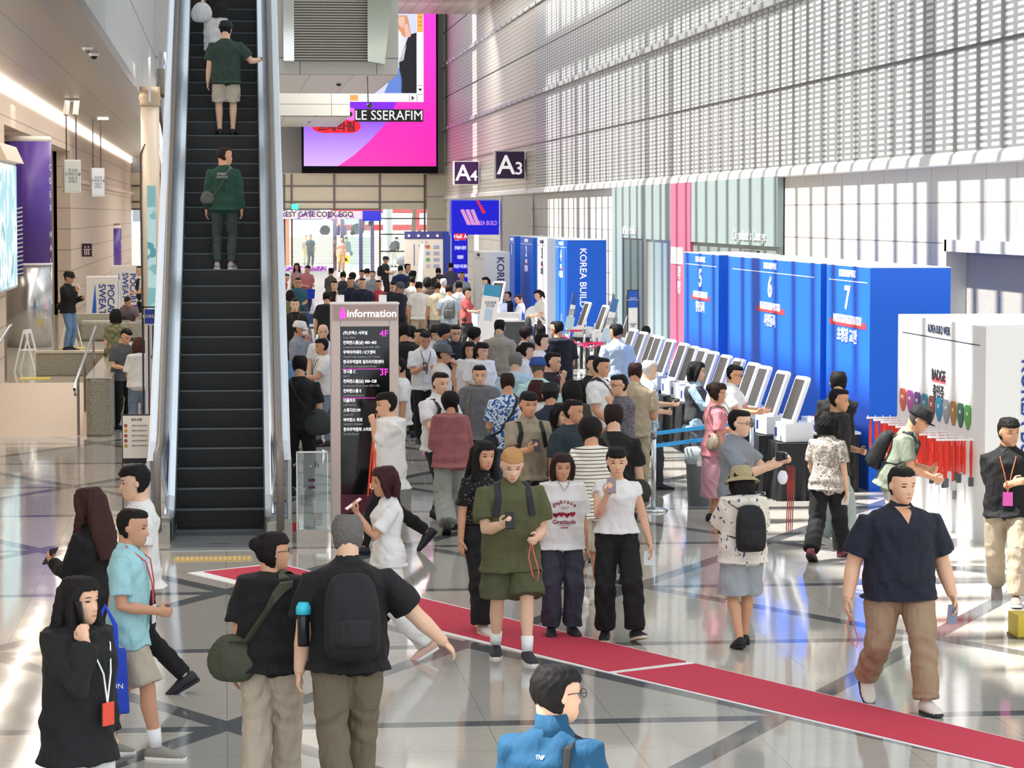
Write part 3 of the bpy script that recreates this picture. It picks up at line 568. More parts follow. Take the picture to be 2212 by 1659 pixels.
# ---------------------------------------------------------------- registration booths
ZT = 2.86
def booth(u0, u1, X, dep, num, en, kr, lab, colr='#0a6cf2', tc='#ffffff', zt=ZT, vert=None, extra=None):
    yf, yn = y_on(u0, X), y_on(u1, X); L_ = yf - yn; t = thing('registration_booth', lab, 'booth', (X, yn, 0)); m = M(colr, .5); tm = M(tc, .5, emit=.25 if tc == '#ffffff' else 0); wi = M('#f2f2f2', .6)
    B(0, .05, 0, L_, 0, zt).build('front_panel', m, t); B(.05, dep, 0, .05, 0, zt).build('side_panel', m, t); B(.05, dep, L_ - .05, L_, 0, zt).build('side_panel', m, t); B(dep - .05, dep, .05, L_ - .05, 0, zt).build('back_panel', m, t)
    B(0, dep, 0, L_, zt, zt + .012).build('top_edge', wi, t)
    cy = L_ / 2; k = 1
    txt('KOREA BUILD WEEK', .13, (-.008, cy, zt - .1), *FX, tm, t, .02, .8)
    B(-.004, 0, L_ * .06, L_ * .94, zt - .2, zt - .19).build('rule', tm, t)
    if num: txt(num, .42, (-.008, cy, zt - .43), *FX, tm, t, .03, 1.5)
    if en: B(-.004, 0, cy - .046 * len(en), cy + .046 * len(en), zt - .8, zt - .72).build('red_underline', M('#d8404c', .5), t); txt(en, .15, (-.008, cy, zt - .71), *FX, tm, t, .025, .85)
    if kr: txt(kr, .2, (-.008, cy, zt - .93), *FX, tm, t, .02, 1.2)
    if vert: txt(vert[0], vert[1], (vert[2], -.008, vert[3]), *FYV, M(vert[4], .5, emit=.2 if vert[4] == '#ffffff' else 0), t, .012)
    return t
booth(1478, 1553, 8.2, 1.05, '5', 'ON-SITE REGISTRATION', '현장등록', 'blue booth numbered 5, left of the three near blue booths')
booth(1573, 1774, 8.2, 1.05, '6', 'PRE-REGISTERED VISITORS', '사전등록', 'widest blue booth numbered 6')
booth(1787, 1881, 8.2, 1.05, '7', 'INVITATION REGISTRATION', '초청장 교환', 'blue booth numbered 7 with broad plain side')
booth(1100, 1112, 8.9, 1.0, '1', '', '', 'far narrow blue booth numbered 1')
booth(1124, 1151, 8.9, 1.0, '2', 'ON-SITE', '현장등록', 'far blue booth numbered 2')
booth(1160, 1182, 8.95, 1.0, '3', 'BADGE', '출입증', 'far white booth numbered 3', '#eef0f6', '#26345c')
booth(1200, 1225, 8.95, 1.04, '4', 'PRESS', '사전등록', 'far blue booth numbered 4 with vertical white lettering', vert=('KOREA BUILD WEEK', .25, .42, 1.5, '#ffffff'))
booth(1022, 1046, 7.6, .75, '', '', '', 'far white booth with vertical dark blue lettering', '#e3e5ea', '#3a4254', 2.42, ('KOREA BUILD', .3, .47, 1.35, '#1c2f66'))
bw = booth(1942, 2133, 8.1, 2.2, '', '', '', 'white badge wall with lanyard hooks nearest the camera', '#eceef0', '#1c2848', 2.33, ('KOREA BUILD WEEK', .22, .46, .98, '#1a3f9a'))
YN, YF = y_on(2133, 8.1), y_on(1942, 8.1); LB = YF - YN
B(-.004, 0, LB * .5 - .3, LB * .5 + .3, 1.63, 1.7).build('red_underline', M('#d86068', .5), bw); txt('BADGE', .17, (-.008, LB * .5, 1.71), *FX, M('#20242e', .5), bw, .02, 1.1); txt('출입증', .2, (-.008, LB * .5, 1.5), *FX, M('#20242e', .5), bw, .01, .9)
HC = ['#c8563c', '#a84a94', '#553078', '#2c7488', '#7c4638', '#1c88b8', '#8f94a0', '#a87830', '#2c6450', '#4c9c3c']
for i, (c, (u0, u1)) in enumerate(zip(HC, [(1949 + k * 15.7, 1962 + k * 15.7) for k in range(10)])):
    yc = (y_on(u0, 8.1) + y_on(u1, 8.1)) / 2; hw_ = abs(y_on(u0, 8.1) - y_on(u1, 8.1)) / 2 * .95
    t = thing('arrow_sign', ['orange red', 'magenta', 'dark purple', 'dark teal', 'brown', 'bright blue', 'grey', 'ochre', 'dark green', 'light green'][i] + ' pointed sign in the row on the white badge wall', 'sign', (8.085, yc, 1.19), 0, 'pointed signs on the badge wall')
    MB().prism([(-hw_, .24), (-hw_, .1), (-hw_ * .25, 0), (hw_ * .25, 0), (hw_, .1), (hw_, .24), (hw_ * .7, .27), (-hw_ * .7, .27)], 0, .012, 0).build('plate', M(c, .5), t)
    txt(['참가업체', '바이어', '프레스', '초청', '일반', '관람', '기타', '학생', '단체', '특별'][i], .045, (-.004, 0, .17), *FX, WHITE, t, 0, .8)
# hooks and lanyards on the badge wall: projecting rails, each with its lanyards
LRED = M('#ec3a28', .6); LM2 = M('#d83a2c', .6)
for i in range(10):
    yc = YF - .17 - i * (LB - .5) / 9.3
    t = thing('hook_rail', '%s white hook rail from the far end of the badge wall' % ['first', 'second', 'third', 'fourth', 'fifth', 'sixth', 'seventh', 'eighth', 'ninth', 'tenth'][i], 'rack', (8.1, yc, 1.1), 0, 'hook rails on the badge wall')
    MB().tube([(0, 0, 0), (-.42, 0, -.0)], .012).build('rail', WHITE, t)
    for k in range(5): MB().tube([(-.04 - .09 * k, 0, 0), (-.04 - .09 * k, 0, .03)], .008).build('peg', WHITE, t)
    random.seed(i)
    for k in range(6):
        if (i, k) in ((5, 0), (5, 1)): continue
        x = 8.1 - .03 - k * .068; L_ = .4 + random.uniform(-.03, .06); dy = random.uniform(-.02, .02); t = thing('badge_lanyard', 'red lanyard with badge holder hanging under the pointed signs of badge wall', 'lanyard', (x, yc + dy, 1.1 - L_ - .1), 0, 'red lanyards on the badge wall')
        b = MB()
        for s in (-1, 1): b.tube([(0, s * .004, L_ + .1 - .012), (0, s * .035, L_ * .6 + .1), (0, s * .008, .1)], [(.01, .003)] * 3, 6)
        b.build('ribbon', LRED if (i + k) % 3 else LM2, t); B(-.03, .03, -.03, .03, 0, .1).build('badge_holder', M(['#c9cdd2', '#5c5a62', '#e8eaee', '#8a4a70'][(i + k) % 4], .3), t) if 0 else MB().box(-.028, .028, -.003, .003, 0, .1).build('badge_holder', M(['#c9cdd2', '#5c5a62', '#e8eaee', '#3c4a48'][(i + k) % 4], .3), t)
t = thing('badge_lanyard', 'single pale lanyard with badge hanging low on the badge wall', 'lanyard', (8.08, y_on(2066, 8.08), .37)); MB().tube([(0, -.05, .4), (0, 0, .11), (0, .05, .4)], [(.006, .003)] * 3, 6).build('ribbon', M('#e8a090', .6), t); B(-.004, .004, -.04, .05, 0, .11).build('badge_holder', M('#8a8d92', .4), t)
# ---------------------------------------------------------------- shop front on right wall
ya, yb = y_on(1330, 10.95), y_on(1690, 10.95); t = thing('lounge_front', 'grey green clad lounge front with pink vertical panel', 'shopfront', (10.85, yb, 0)); LS = ya - yb
def Yu(u): return y_on(u, 10.85) - yb
GN = M('#8fa0a0', .45); PK = M('#c8607e', .5)
MB().box(0, .12, Yu(1450), LS, 2.9, 4.28).box(0, .12, 0, Yu(1493), 2.9, 4.28).build('upper_cladding', GN, t)
B(-.02, .12, Yu(1493), Yu(1450), 0, 4.28).build('pink_panel', PK, t)
B(0, .12, Yu(1345), LS, 0, 2.9).build('end_panel', GN, t); B(.02, .12, Yu(1392), Yu(1345), 0, 2.9).build('green_panel', M('#56665f', .4), t)
MB().box(-.02, .1, Yu(1397), Yu(1392), 0, 2.9).build('door_post', M('#b8a898', .2, .9), t)
B(.04, .1, Yu(1450), Yu(1397), 0, 2.9).build('frosted_glass', M('#a9bcbe', .12, kind='vgrad', c2='#8fa0a2'), t); B(.05, .12, 0, Yu(1493), 0, 2.9).build('lower_wall', M('#7d8a85', .4), t)
B(0.0, .05, Yu(1636), Yu(1606), 0, 2.8).build('dark_door', M('#39453f', .2), t)
txt("Hall Manager's Office", .3, (-.02, Yu(1359), 3.1), *FX, WHITE, t, .01, 1.0); txt("Organizer's Lounge", .3, (-.02, Yu(1619), 3.1), *FX, WHITE, t, .01, 1.5)
B(-.03, -.02, Yu(1478), Yu(1452), 2.35, 2.75).build('white_plate', WHITE, t); txt('휴게실\n화장실', .35, (-.03, Yu(1470), 1.95), *FX, WHITE, t, 0, .5)
# ---------------------------------------------------------------- hall A portal
s0 = 60.; Yp = 97.
def px(u): return at_y(u, 460, Yp).x
def pz(v): return at_y(1000, v, Yp).z
t = thing('hall_portal', 'bright blue printed hall entrance portal with diagonal logo', 'portal', (px(1020), Yp, 0)); o0 = px(1020)
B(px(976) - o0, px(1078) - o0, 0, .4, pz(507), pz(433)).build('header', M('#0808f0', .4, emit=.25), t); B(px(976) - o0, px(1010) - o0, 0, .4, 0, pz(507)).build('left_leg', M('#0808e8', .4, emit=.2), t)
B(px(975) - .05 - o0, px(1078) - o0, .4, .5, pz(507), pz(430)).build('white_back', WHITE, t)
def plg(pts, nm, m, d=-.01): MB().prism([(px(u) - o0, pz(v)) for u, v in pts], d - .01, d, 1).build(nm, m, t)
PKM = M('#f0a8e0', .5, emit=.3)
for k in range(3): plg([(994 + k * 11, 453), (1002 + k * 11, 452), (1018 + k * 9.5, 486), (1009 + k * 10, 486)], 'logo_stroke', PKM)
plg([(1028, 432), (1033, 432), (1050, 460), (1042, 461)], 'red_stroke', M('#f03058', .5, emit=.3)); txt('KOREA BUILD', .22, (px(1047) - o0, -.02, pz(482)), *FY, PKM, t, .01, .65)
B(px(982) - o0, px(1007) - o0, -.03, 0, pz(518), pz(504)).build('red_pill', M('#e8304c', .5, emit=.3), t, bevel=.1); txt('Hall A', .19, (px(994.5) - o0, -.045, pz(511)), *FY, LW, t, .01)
txt('건설건축기자재\n건축설비·내장재\n외장블럭\n건축공구·하드웨어\n테크시설·홈인테리어\nHall A', .15, (px(994) - o0, -.02, pz(566)), *FY, LW, t, .01, .42, ls=2.2)
t = thing('white_partition', 'tall plain white partition right of the blue hall portal', 'partition', (px(1113.5), Yp - .2, 0)); hwp = (px(1145) - px(1082)) / 2
B(-hwp, min(hwp, 10.9 - px(1112)), 0, .5, 0, pz(424)).build('panel', M('#ebe8e2', .6), t); B(-hwp, -hwp + .03, -.01, 0, 0, pz(424)).build('edge', GREYM, t)
# poster board near the entrance
p0, p1 = at_y(875, 600, 129), at_y(957, 600, 129); t = thing('poster_board', 'floor plan poster board with small spotlights near entrance', 'board', ((p0.x + p1.x) / 2, 129, .3)); hwp = (p1.x - p0.x) / 2; zt = at_y(900, 500, 129).z - .3
B(-hwp, hwp, 0, .5, 0, zt - .35).build('board', M('#e2dcd2', .6), t); B(-hwp, hwp, -.02, .5, zt - .35, zt).build('header', M('#3a3c7c', .5), t); B(hwp, hwp + .35, .0, .5, 0, zt).build('blue_side', M('#1a3c9c', .5), t)
txt('1   2\nHALL A', .16, (0, -.02, zt - .6), *FY, M('#4a5478', .5), t, .01); B(-hwp * .55, -hwp * .5, -.02, 0, zt - 1.6, zt - .6).build('diagram', M('#6c7cb0', .5), t)
for k in range(4): B(hwp * .1, hwp * .3, -.02, 0, zt - .8 - k * .3, zt - .65 - k * .3).build('diagram', M(['#c86858', '#8c9cc0', '#58a078', '#b0b8c8'][k], .5), t); B(hwp * .5, hwp * .8, -.02, 0, zt - .8 - k * .3, zt - .65 - k * .3).build('diagram', M('#98a8c8', .5), t)
for k in range(4): MB().ell((-hwp * .8 + k * hwp * .5, -.12, zt - .2), (.05, .06, .05)).build('spotlight', M('#fff4dc', .5, emit=2.5), t, smooth=True)
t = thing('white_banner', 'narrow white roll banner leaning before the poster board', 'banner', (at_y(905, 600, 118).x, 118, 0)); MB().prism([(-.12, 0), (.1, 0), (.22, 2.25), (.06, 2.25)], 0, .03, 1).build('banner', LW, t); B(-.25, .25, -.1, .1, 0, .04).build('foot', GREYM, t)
# ---------------------------------------------------------------- kiosks
def kiosk(lab):
    t = thing('registration_kiosk', lab, 'kiosk', (0, 0, .72), 0, 'tilted white registration kiosks')
    B(-.2, .2, -.18, .2, 0, .24).build('base', M('#e9edf2', .4), t, bevel=.01); B(-.14, -.08, -.185, -.18, .06, .17).build('card_slot', M('#1c3c8c', .4), t)
    MB().prism([(-.2, 0), (-.2, .56), (-.17, .6), (.17, .6), (.2, .56), (.2, 0), (.17, -.03), (-.17, -.03)], -.03, .03, 1).xf(Matrix.Translation((0, -.06, .24)) @ Matrix.Rotation(R(-20), 4, 'X')).build('screen', M('#f2f5f8', .3), t, bevel=.012)
    B(-.15, .15, -.034, -.031, .03, .55).xf(Matrix.Translation((0, -.06, .24)) @ Matrix.Rotation(R(-20), 4, 'X')).build('display', M('#2c2d31', .35), t)
    MB().tube([(0, .02, .3), (0, .18, .02)], .02).build('strut', M('#23344c', .4), t)
    return t
def ktable(lab):
    t = thing('draped_table', lab, 'table', (0, 0, 0), 0, 'black draped kiosk tables')
    random.seed(4); ring = []
    for z, e in ((0, .03), (.35, .012), (.68, 0), (.715, 0)):
        r = []
        for i in range(48):
            a = 2 * math.pi * i / 48; c_, s_ = math.cos(a), math.sin(a); q = max(abs(c_), abs(s_)); f = e * math.sin(i * 2.1) + e * .5
            r.append(((.3 + f) * c_ / q, (.3 + f) * s_ / q, z))
        ring.append(r)
    MB().loft(ring).build('cloth', M('#1d1e22', .7), t, smooth=False); return t
KV = [(1717, 818), (1682, 806), (1635, 795), (1610, 788), (1591, 779), (1561, 771), (1540, 763), (1517, 757), (1494, 751), (1475, 745), (1440, 737), (1424, 730), (1400, 727), (1385, 720), (1365, 714)]
NM = ['nearest', 'second nearest', 'third nearest', 'fourth nearest', 'fifth nearest', 'sixth nearest', 'seventh nearest', 'eighth nearest', 'ninth nearest', 'tenth nearest', 'eleventh nearest', 'twelfth nearest', 'third from far end', 'second from far end', 'farthest']
k0 = kiosk('nearest white tablet kiosk in the long row before the blue booths'); t0 = ktable('nearest black draped table under the kiosk row')
for i, (u, v) in enumerate(KV):
    s = (v - 462) / 2.05; q = at_z(u - 24, v, 1.5); q.x = 7.05; lab = NM[i]
    k = k0 if i == 0 else dup(k0, label=lab + ' white tablet kiosk in the long row before blue booths'); k.location = (7.05, q.y, .72); k.rotation_euler = (0, 0, R(-80))
    tt = t0 if i == 0 else dup(t0, label=lab + ' black draped table under the kiosk row'); tt.location = (7.1, q.y, 0)
# second kiosk group before booth 4
for i, (u, v) in enumerate(((1290, 655), (1301, 662), (1314, 668), (1322, 676))):
    q = at_z(u - 8, v, 1.5); k = dup(k0, (8.2 + .1 * (i % 2), q.y, .72), -80, '%s kiosk of the small group before booth 4' % ['farthest', 'second farthest', 'second closest', 'closest'][i], group='kiosks before booth 4'); dup(t0, (8.25 + .1 * (i % 2), q.y, 0), 0, '%s dark table of the group before booth 4' % ['farthest', 'second farthest', 'second closest', 'closest'][i], group='tables before booth 4')
# counter with papers beyond the nearest kiosk
q = at_z(1750, 1060); t = thing('registration_counter', 'black draped counter with white box trays right of the nearest kiosk', 'counter', (7.65, q.y + .35, 0)); B(-.22, .4, -.6, .9, 0, .74).build('drape', M('#1a1b1f', .7), t); B(-.24, .42, -.62, .92, .74, .77).build('top', M('#e4e8ee', .5), t)
MB().box(-.2, .3, -.5, .1, .77, .93).build('tray', M('#eef1f4', .5), t); B(-.2, .35, -.52, -.5, .8, .86).build('blue_band', M('#2348c8', .5), t)
b = MB(); random.seed(2)
for i in range(24): a = random.uniform(0, 6); x, y = .05 + random.uniform(-.12, .2), -.2 + random.uniform(-.2, .2); b.tube([(x, y, .945), (x + .06 * math.cos(a), y + .06 * math.sin(a), .955), (x + .1 * math.cos(a + 1), y + .1 * math.sin(a + 1), .945)], .006, 5)
tag(b.xf(Matrix.Translation(t.location)).build('lanyard_pile', M('#d8505a', .6)), 'tangled coral lanyards lying on the white tray', 'lanyards', None, 'stuff')
# far registration desk, tilted kiosk, fan, bottles
q0, q1 = at_z(1066, 757), at_z(1145, 757); t = thing('registration_desk', 'dark grey desk with white top in the middle distance', 'desk', ((q0.x + q1.x) / 2, q0.y + .4, 0)); hwd = (q1.x - q0.x) / 2
B(-hwd, hwd, -.35, .35, 0, .74).build('body', M('#50545a', .6), t); B(-hwd - .03, hwd + .03, -.4, .4, .74, .78).build('top', M('#e6e8e8', .4), t); B(-hwd, hwd * .4, -.36, .1, .78, .98).build('printer_box', M('#eceef0', .5), t)
k = dup(k0, (q0.x + .12, q0.y + .35, .98), -40, 'tilted white kiosk on the dark grey desk', group=None)
del k['group']
t = thing('desk_fan', 'white round desk fan right of the grey desk', 'fan', at_y(1155, 712, q0.y - .3)); MB().prism([(.27 * math.cos(a), .35 + .27 * math.sin(a)) for a in [i * .2618 for i in range(24)]], -.06, .04, 1).build('cage', M('#e4eaee', .5), t, bevel=.03); MB().prism([(.06 * math.cos(a), .35 + .06 * math.sin(a)) for a in [i * .5236 for i in range(12)]], -.09, -.06, 1).build('hub', M('#c8ccd0', .5), t)
MB().tube([(0, .02, .1), (0, .02, -t.location.z)], .03).build('stand', WHITE, t); MB().lathe([(.2, -t.location.z), (.2, -t.location.z + .04)]).build('base', WHITE, t)
for i, (u, lb) in enumerate(((1129, 'left'), (1134, 'right'))):
    q = at_y(u, 690, q0.y + .1); tag(MB().lathe([(.03, 0), (.03, .16), (.012, .2), (.012, .23)], n=10).xf(Matrix.Translation((q.x, q.y, .782))).build('water_bottle', M('#3c5cc8', .2), smooth=True), lb + ' blue water bottle on the grey desk', 'bottle')
# white panels of the far counter
for i in range(7):
    u = 996 + i * 6.5; q = at_z(u, 745 + i * 1.5); t = thing('white_counter_panel', '%s of the upright white panels along the far counter' % ['leftmost', 'second', 'third', 'middle', 'fifth', 'sixth', 'rightmost'][i], 'panel', (q.x, q.y, 0), 8, 'upright white counter panels')
    B(-.035, .035, 0, .4, 0, 1.0 if i < 5 else .9).build('panel', M('#eef2f6' if i % 2 else '#c9d6e6', .5), t); B(-.04, .04, -.01, .41, 0, .03).build('foot', GREYM, t)
def easel(u, vb, vt, w_, lab, rz=0, lean=12, head='#3c9cc8', body=True):
    q = at_z(u, vb); s = (vb - 462) / 3.55; hh = (vb - vt) / s; t = thing('easel_sign', lab, 'sign', q, rz)
    m4 = Matrix.Rotation(R(lean * .6), 4, 'Y'); B(-w_ / 2, w_ / 2, 0, .02, .25, hh).xf(m4).build('board', M('#f2f6f8', .5), t); B(-w_ / 2, w_ / 2, -.004, 0, hh - .28, hh).xf(m4).build('header', M(head, .5), t)
    B(-.1, .1, -.004, 0, hh * .5, hh * .5 + .3).xf(m4).build('phone_drawing', M('#bcd8ec', .5), t); txt('현장등록\n안내문', .08, (hh * .78 * math.sin(R(lean * .6)), -.01, hh * .72), *FY, M('#5a6a78', .5), t)
    for x in (-w_ * .5, w_ * .5): MB().tube([(x, .02, .3), (x * 1.2, -.05, 0)], .012).build('leg', WHITE, t)
    MB().tube([(0, .02, hh * .7), (0, .5, 0)], .012).build('leg', WHITE, t); return t
easel(1042, 770, 614, .42, 'tall white easel sign with light blue header at the desk', lean=14)
easel(1285, 835, 640, .14, 'narrow white and blue leaning strip sign before booth 4', lean=22, head='#4c78b8'); easel(1213, 790, 630, .12, 'thin white and blue strip sign leaning on booth 4', lean=18, head='#2c58b8')
q = at_z(1367, 850); t = thing('frame_sign', 'slim black framed sign with blue header by the green panel', 'sign', q); hh = 2.05
MB().box(-.11, -.095, 0, .04, 0, hh).box(.095, .11, 0, .04, 0, hh).box(-.11, .11, 0, .04, hh - .015, hh).box(-.11, .11, -.15, .15, 0, .03).build('frame', BLACK, t); B(-.095, .095, .01, .02, .8, hh - .015).build('board', WHITE, t); B(-.095, .095, .0, .01, hh - .35, hh - .015).build('header', M('#1f58c0', .5), t); txt('현장등록\nREGISTRATION', .035, (0, -.005, hh - .18), *FY, WHITE, t); txt('사전등록\n입장', .04, (0, 0, hh - .7), *FY, M('#30384a', .5), t)
# stanchions and belts
def post(x, y, lab, hh=.95):
    t = thing('stanchion_post', lab, 'stanchion', (x, y, 0)); MB().lathe([(.17, 0), (.17, .015), (.15, .03), (.03, .05)], n=28).build('base', STEEL, t, smooth=True); MB().lathe([(.03, .03), (.03, hh - .08)], n=16).build('pole', STEEL, t, smooth=True); MB().lathe([(.038, hh - .1), (.038, hh)], n=16).build('head', M('#9aa0a4', .3, .9), t, smooth=True); return t
q = at_z(1412, 1104); post(q.x, q.y, 'steel stanchion post with blue belts beside dark bag', .98); A_ = q; q2 = at_z(1778, 1085); q2 = Vector((6.62, 33.9, 0)); post(q2.x, q2.y, 'steel stanchion post at the far end of blue belts', .98)
def belt(a, b_, z, c, lab, grp): 
    d = (b_ - a).normalized(); n = Vector((-d.y, d.x, 0)) * .003; a = a + d * .05; b_ = b_ - d * .05; mb = MB(); mb.add([(p_.x, p_.y, zz) for p_ in (a - n, b_ - n, b_ + n, a + n) for zz in (z - .022, z + .025)], [(0, 2, 3, 1), (4, 6, 7, 5), (0, 1, 7, 6), (2, 4, 5, 3), (1, 3, 5, 7), (0, 6, 4, 2)])
    tag(mb.build('barrier_belt', M(c, .6)), lab, 'belt', grp)
belt(A_, q2, .93, '#1c9ce0', 'upper blue barrier belt before the kiosks', None); belt(A_, q2, .78, '#1c9ce0', 'lower blue barrier belt before the kiosks', None)
PT = [at_z(1250, 838), at_z(1277, 850), at_z(1305, 835), at_z(1215, 815), at_z(1225, 800), at_z(1262, 800)]
for i, q in enumerate(PT): post(q.x, q.y, ['front left', 'front middle', 'front right', 'left', 'back left', 'back right'][i] + ' steel post of the pink belt queue', .95)
for i, (a, b_) in enumerate(((3, 0), (0, 1), (1, 2), (0, 2), (4, 5))): belt(PT[a], PT[b_], .9, '#e02c6c', ['pink belt at left of the queue posts', 'pink belt between front left and middle posts', 'pink belt between middle and right posts', 'pink belt crossing behind the front posts', 'pink belt at the back before booth 4'][i], None)
# bin
q = at_z(1510, 1092); t = thing('waste_bin', 'grey plastic waste bin with clear liner beside woman in pink', 'bin', q); MB().lathe([(.135, 0), (.17, .68), (.175, .68)], n=28).build('bin_body', M('#7a8288', .5), t, smooth=True); MB().lathe([(.178, .52), (.182, .69), (.165, .71), (.16, .6)], n=28).build('liner', M('#b4c2c8', .25), t, smooth=True); B(-.06, .08, -.2, -.185, .5, .56).build('label', M('#d8d4cc', .6), t)
# totem
q0, q1 = at_z(717, 1168), at_z(863, 1168); t = thing('information_totem', 'tall information directory totem with black screen', 'sign', ((q0.x + q1.x) / 2, q0.y, 0)); hw_ = (q1.x - q0.x) / 2; s = FPX / q0.y; HT = 2.57
FRM = M('#d2c1bb', .35, .15)
MB().box(-hw_, -hw_ + .1, 0, .3, 0, HT).box(hw_ - .1, hw_, 0, .3, 0, HT).box(-hw_ + .1, hw_ - .1, 0, .3, 2.33, HT).box(-hw_ + .1, hw_ - .1, 0, .3, 0, .26).build('casing', FRM, t, bevel=.006)
B(-hw_ - .01, hw_ + .01, -.01, .31, HT, HT + .02).build('top_cap', M('#f0e8e4', .4), t); B(-hw_ + .02, hw_ - .02, -.012, 0, HT - .17, HT - .01).build('header_plate', M('#a89088', .3, .3), t)
B(-hw_ + .1, hw_ - .1, .01, .28, .26, 2.33).build('screen', M('#121316', .08), t); B(-hw_ + .1, hw_ - .1, -.003, .01, .3, .5).build('maroon_panel', M('#5a1430', .3), t)
for x in (-.3, .16): B(x, x + .08, .05, .15, HT + .02, HT + .1).build('top_fitting', WHITE, t)
txt('information', .115, (.075, -.016, HT - .1), *FY, LW, t, .012); MG = M('#ff3cd8', .5, emit=.9); B(-.27, -.21, -.02, -.012, HT - .15, HT - .08).build('pictogram', MG, t); MB().ell((-.24, -.016, HT - .055), (.022, .006, .022)).build('pictogram', MG, t)
MW, MGy = M('#ffffff', .5, emit=.8), M('#9a9aa0', .5, emit=.3)
y = 2.26
for a_, b2, fl in (('(주)코엑스 사무실', 'Coex Office', '4F'), ('컨퍼런스룸(남) 400~403', 'Conference Room South (400~403)', ''), ('무역아카데미 / ICT센터', 'World Trade Academy / ICT Center', ''), ('한국무역협회 일자리지원센터', 'KITA Jobs & Employment Center', '-'), ('전시홀 C', 'Hall C', '3F'), ('컨퍼런스룸(남) 300~328', 'Conference Room South (300~328)', ''), ('컨퍼런스룸 E', 'Conference Room E', '-'), ('더플라츠', 'THE PLATZ', '2F'), ('스튜디오159', 'Studio159', ''), ('바이킹스 워프', "VIKING'S WHARF", ''), ('한국무역협회 스타트업 브랜치', 'StartUp Branch', '')):
    txt(a_, .044, (-hw_ + .13, .004, y), *FY, MW, t, .004, .82, 'LEFT'); txt(b2, .03, (-hw_ + .13, .004, y - .048), *FY, MGy, t, 0, .9, 'LEFT')
    if fl and fl != '-': txt(fl, .1, (hw_ - .11, .004, y - .01), *FY, MG, t, 0, 1, 'RIGHT')
    if fl == '-': B(-hw_ + .12, hw_ - .12, .004, .008, y - .078, y - .074).build('rule', MG, t)
    y -= .105
# acrylic stand
q0, q1 = at_z(641, 1172), at_z(706, 1172); t = thing('acrylic_sign', 'clear acrylic standing panel between escalator and totem', 'sign', ((q0.x + q1.x) / 2, q0.y, 0)); hw_ = (q1.x - q0.x) / 2
B(-hw_, hw_, 0, .1, 0, .13).build('base', M('#c4bcb4', .4), t); B(-hw_ + .01, hw_ + .02, .04, .055, .13, .97).build('acrylic_panel', glass('#eef6f6', .86), t); MB().box(-hw_, -hw_ + .012, .035, .06, .13, .98).box(hw_ + .01, hw_ + .02, .035, .06, .13, .98).box(-hw_, hw_ + .02, .035, .06, .97, .985).build('edge_strip', M('#eef6f6', .2), t)
txt('h', .1, (.06, .03, .84), *FY, M('#3c2a4c', .5), t); B(-.03, .04, .03, .035, .66, .69).build('mark', M('#3c1848', .5), t); B(-.03, .04, .03, .035, .58, .61).build('mark', M('#3c1848', .5), t)
b = MB()
for r in range(6):
    for c in range(8 - r % 2): x = -.12 + c * .018 + (r % 2) * .009; b.box(x - .004, x + .004, .032, .036, .5 - r * .02, .508 - r * .02)
for r in range(7):
    for c in range(5): x = .03 + c * .018 + (r % 2) * .009; b.box(x - .004, x + .004, .032, .036, .3 - r * .02, .308 - r * .02)
b.build('dot_pattern', M('#1c1c24', .5), t)
# sign on black stand and tall framed banner left of escalator
q = at_z(297, 1105); t = thing('notice_stand', 'white notice board on thin black stand left of the escalator', 'sign', q)
MB().box(-.175, -.165, 0, .02, 0, 1.16).box(.165, .175, 0, .02, 0, 1.16).box(-.18, .18, -.1, .12, 0, .015).build('stand', BLACK, t); B(-.165, .165, -.01, .01, .64, 1.15).build('board', M('#f2efe9', .5), t); B(-.168, .168, -.012, .012, .58, .64).build('black_strip', DARK, t); B(-.165, .165, -.011, .011, 1.15, 1.165).build('black_strip', DARK, t)
txt('준수사항', .035, (0, -.014, 1.1), *FY, DARK, t, .01)
for k in range(5): MB().prism([(-.13 + .022 * math.cos(a), 1.03 - k * .06 + .022 * math.sin(a)) for a in [i * .5236 for i in range(12)]], -.014, -.01, 1).build('icon', M('#b05048' if k in (0, 2, 3) else '#c8a040', .5), t); txt('행사장 내 주의사항 안내', .018, (.03, -.014, 1.03 - k * .06), *FY, DARK, t)
q = at_z(331, 1010); t = thing('framed_banner', 'tall black framed banner with blue header left of escalator', 'sign', (q.x + .06, q.y, 0)); s = FPX / q.y
MB().box(-.2, -.175, 0, .03, 0, 2.26).box(.175, .2, 0, .03, 0, 2.26).box(-.2, .2, 0, .03, 2.24, 2.26).box(-.2, .2, -.15, .18, 0, .02).build('frame', M('#241a24', .4), t); B(-.16, .175, .01, .02, .3, 2.22).build('banner', M('#eef0f6', .5), t); B(-.16, .175, .0, .01, 2.02, 2.22).build('header', M('#2540a0', .5), t); txt('KOREA BUILD', .06, (0, -.004, 2.12), *FY, WHITE, t); txt('COEX\n관람안내\n등록\n입장', .06, (0.02, .0, 1.5), *FY, M('#3c3860', .5), t, ls=1.8)
for x in (-.11, -.05): MB().tube([(x, -.01, .3), (x, -.01, 2.0)], .01).build('strut', M('#3c2440', .4), t)
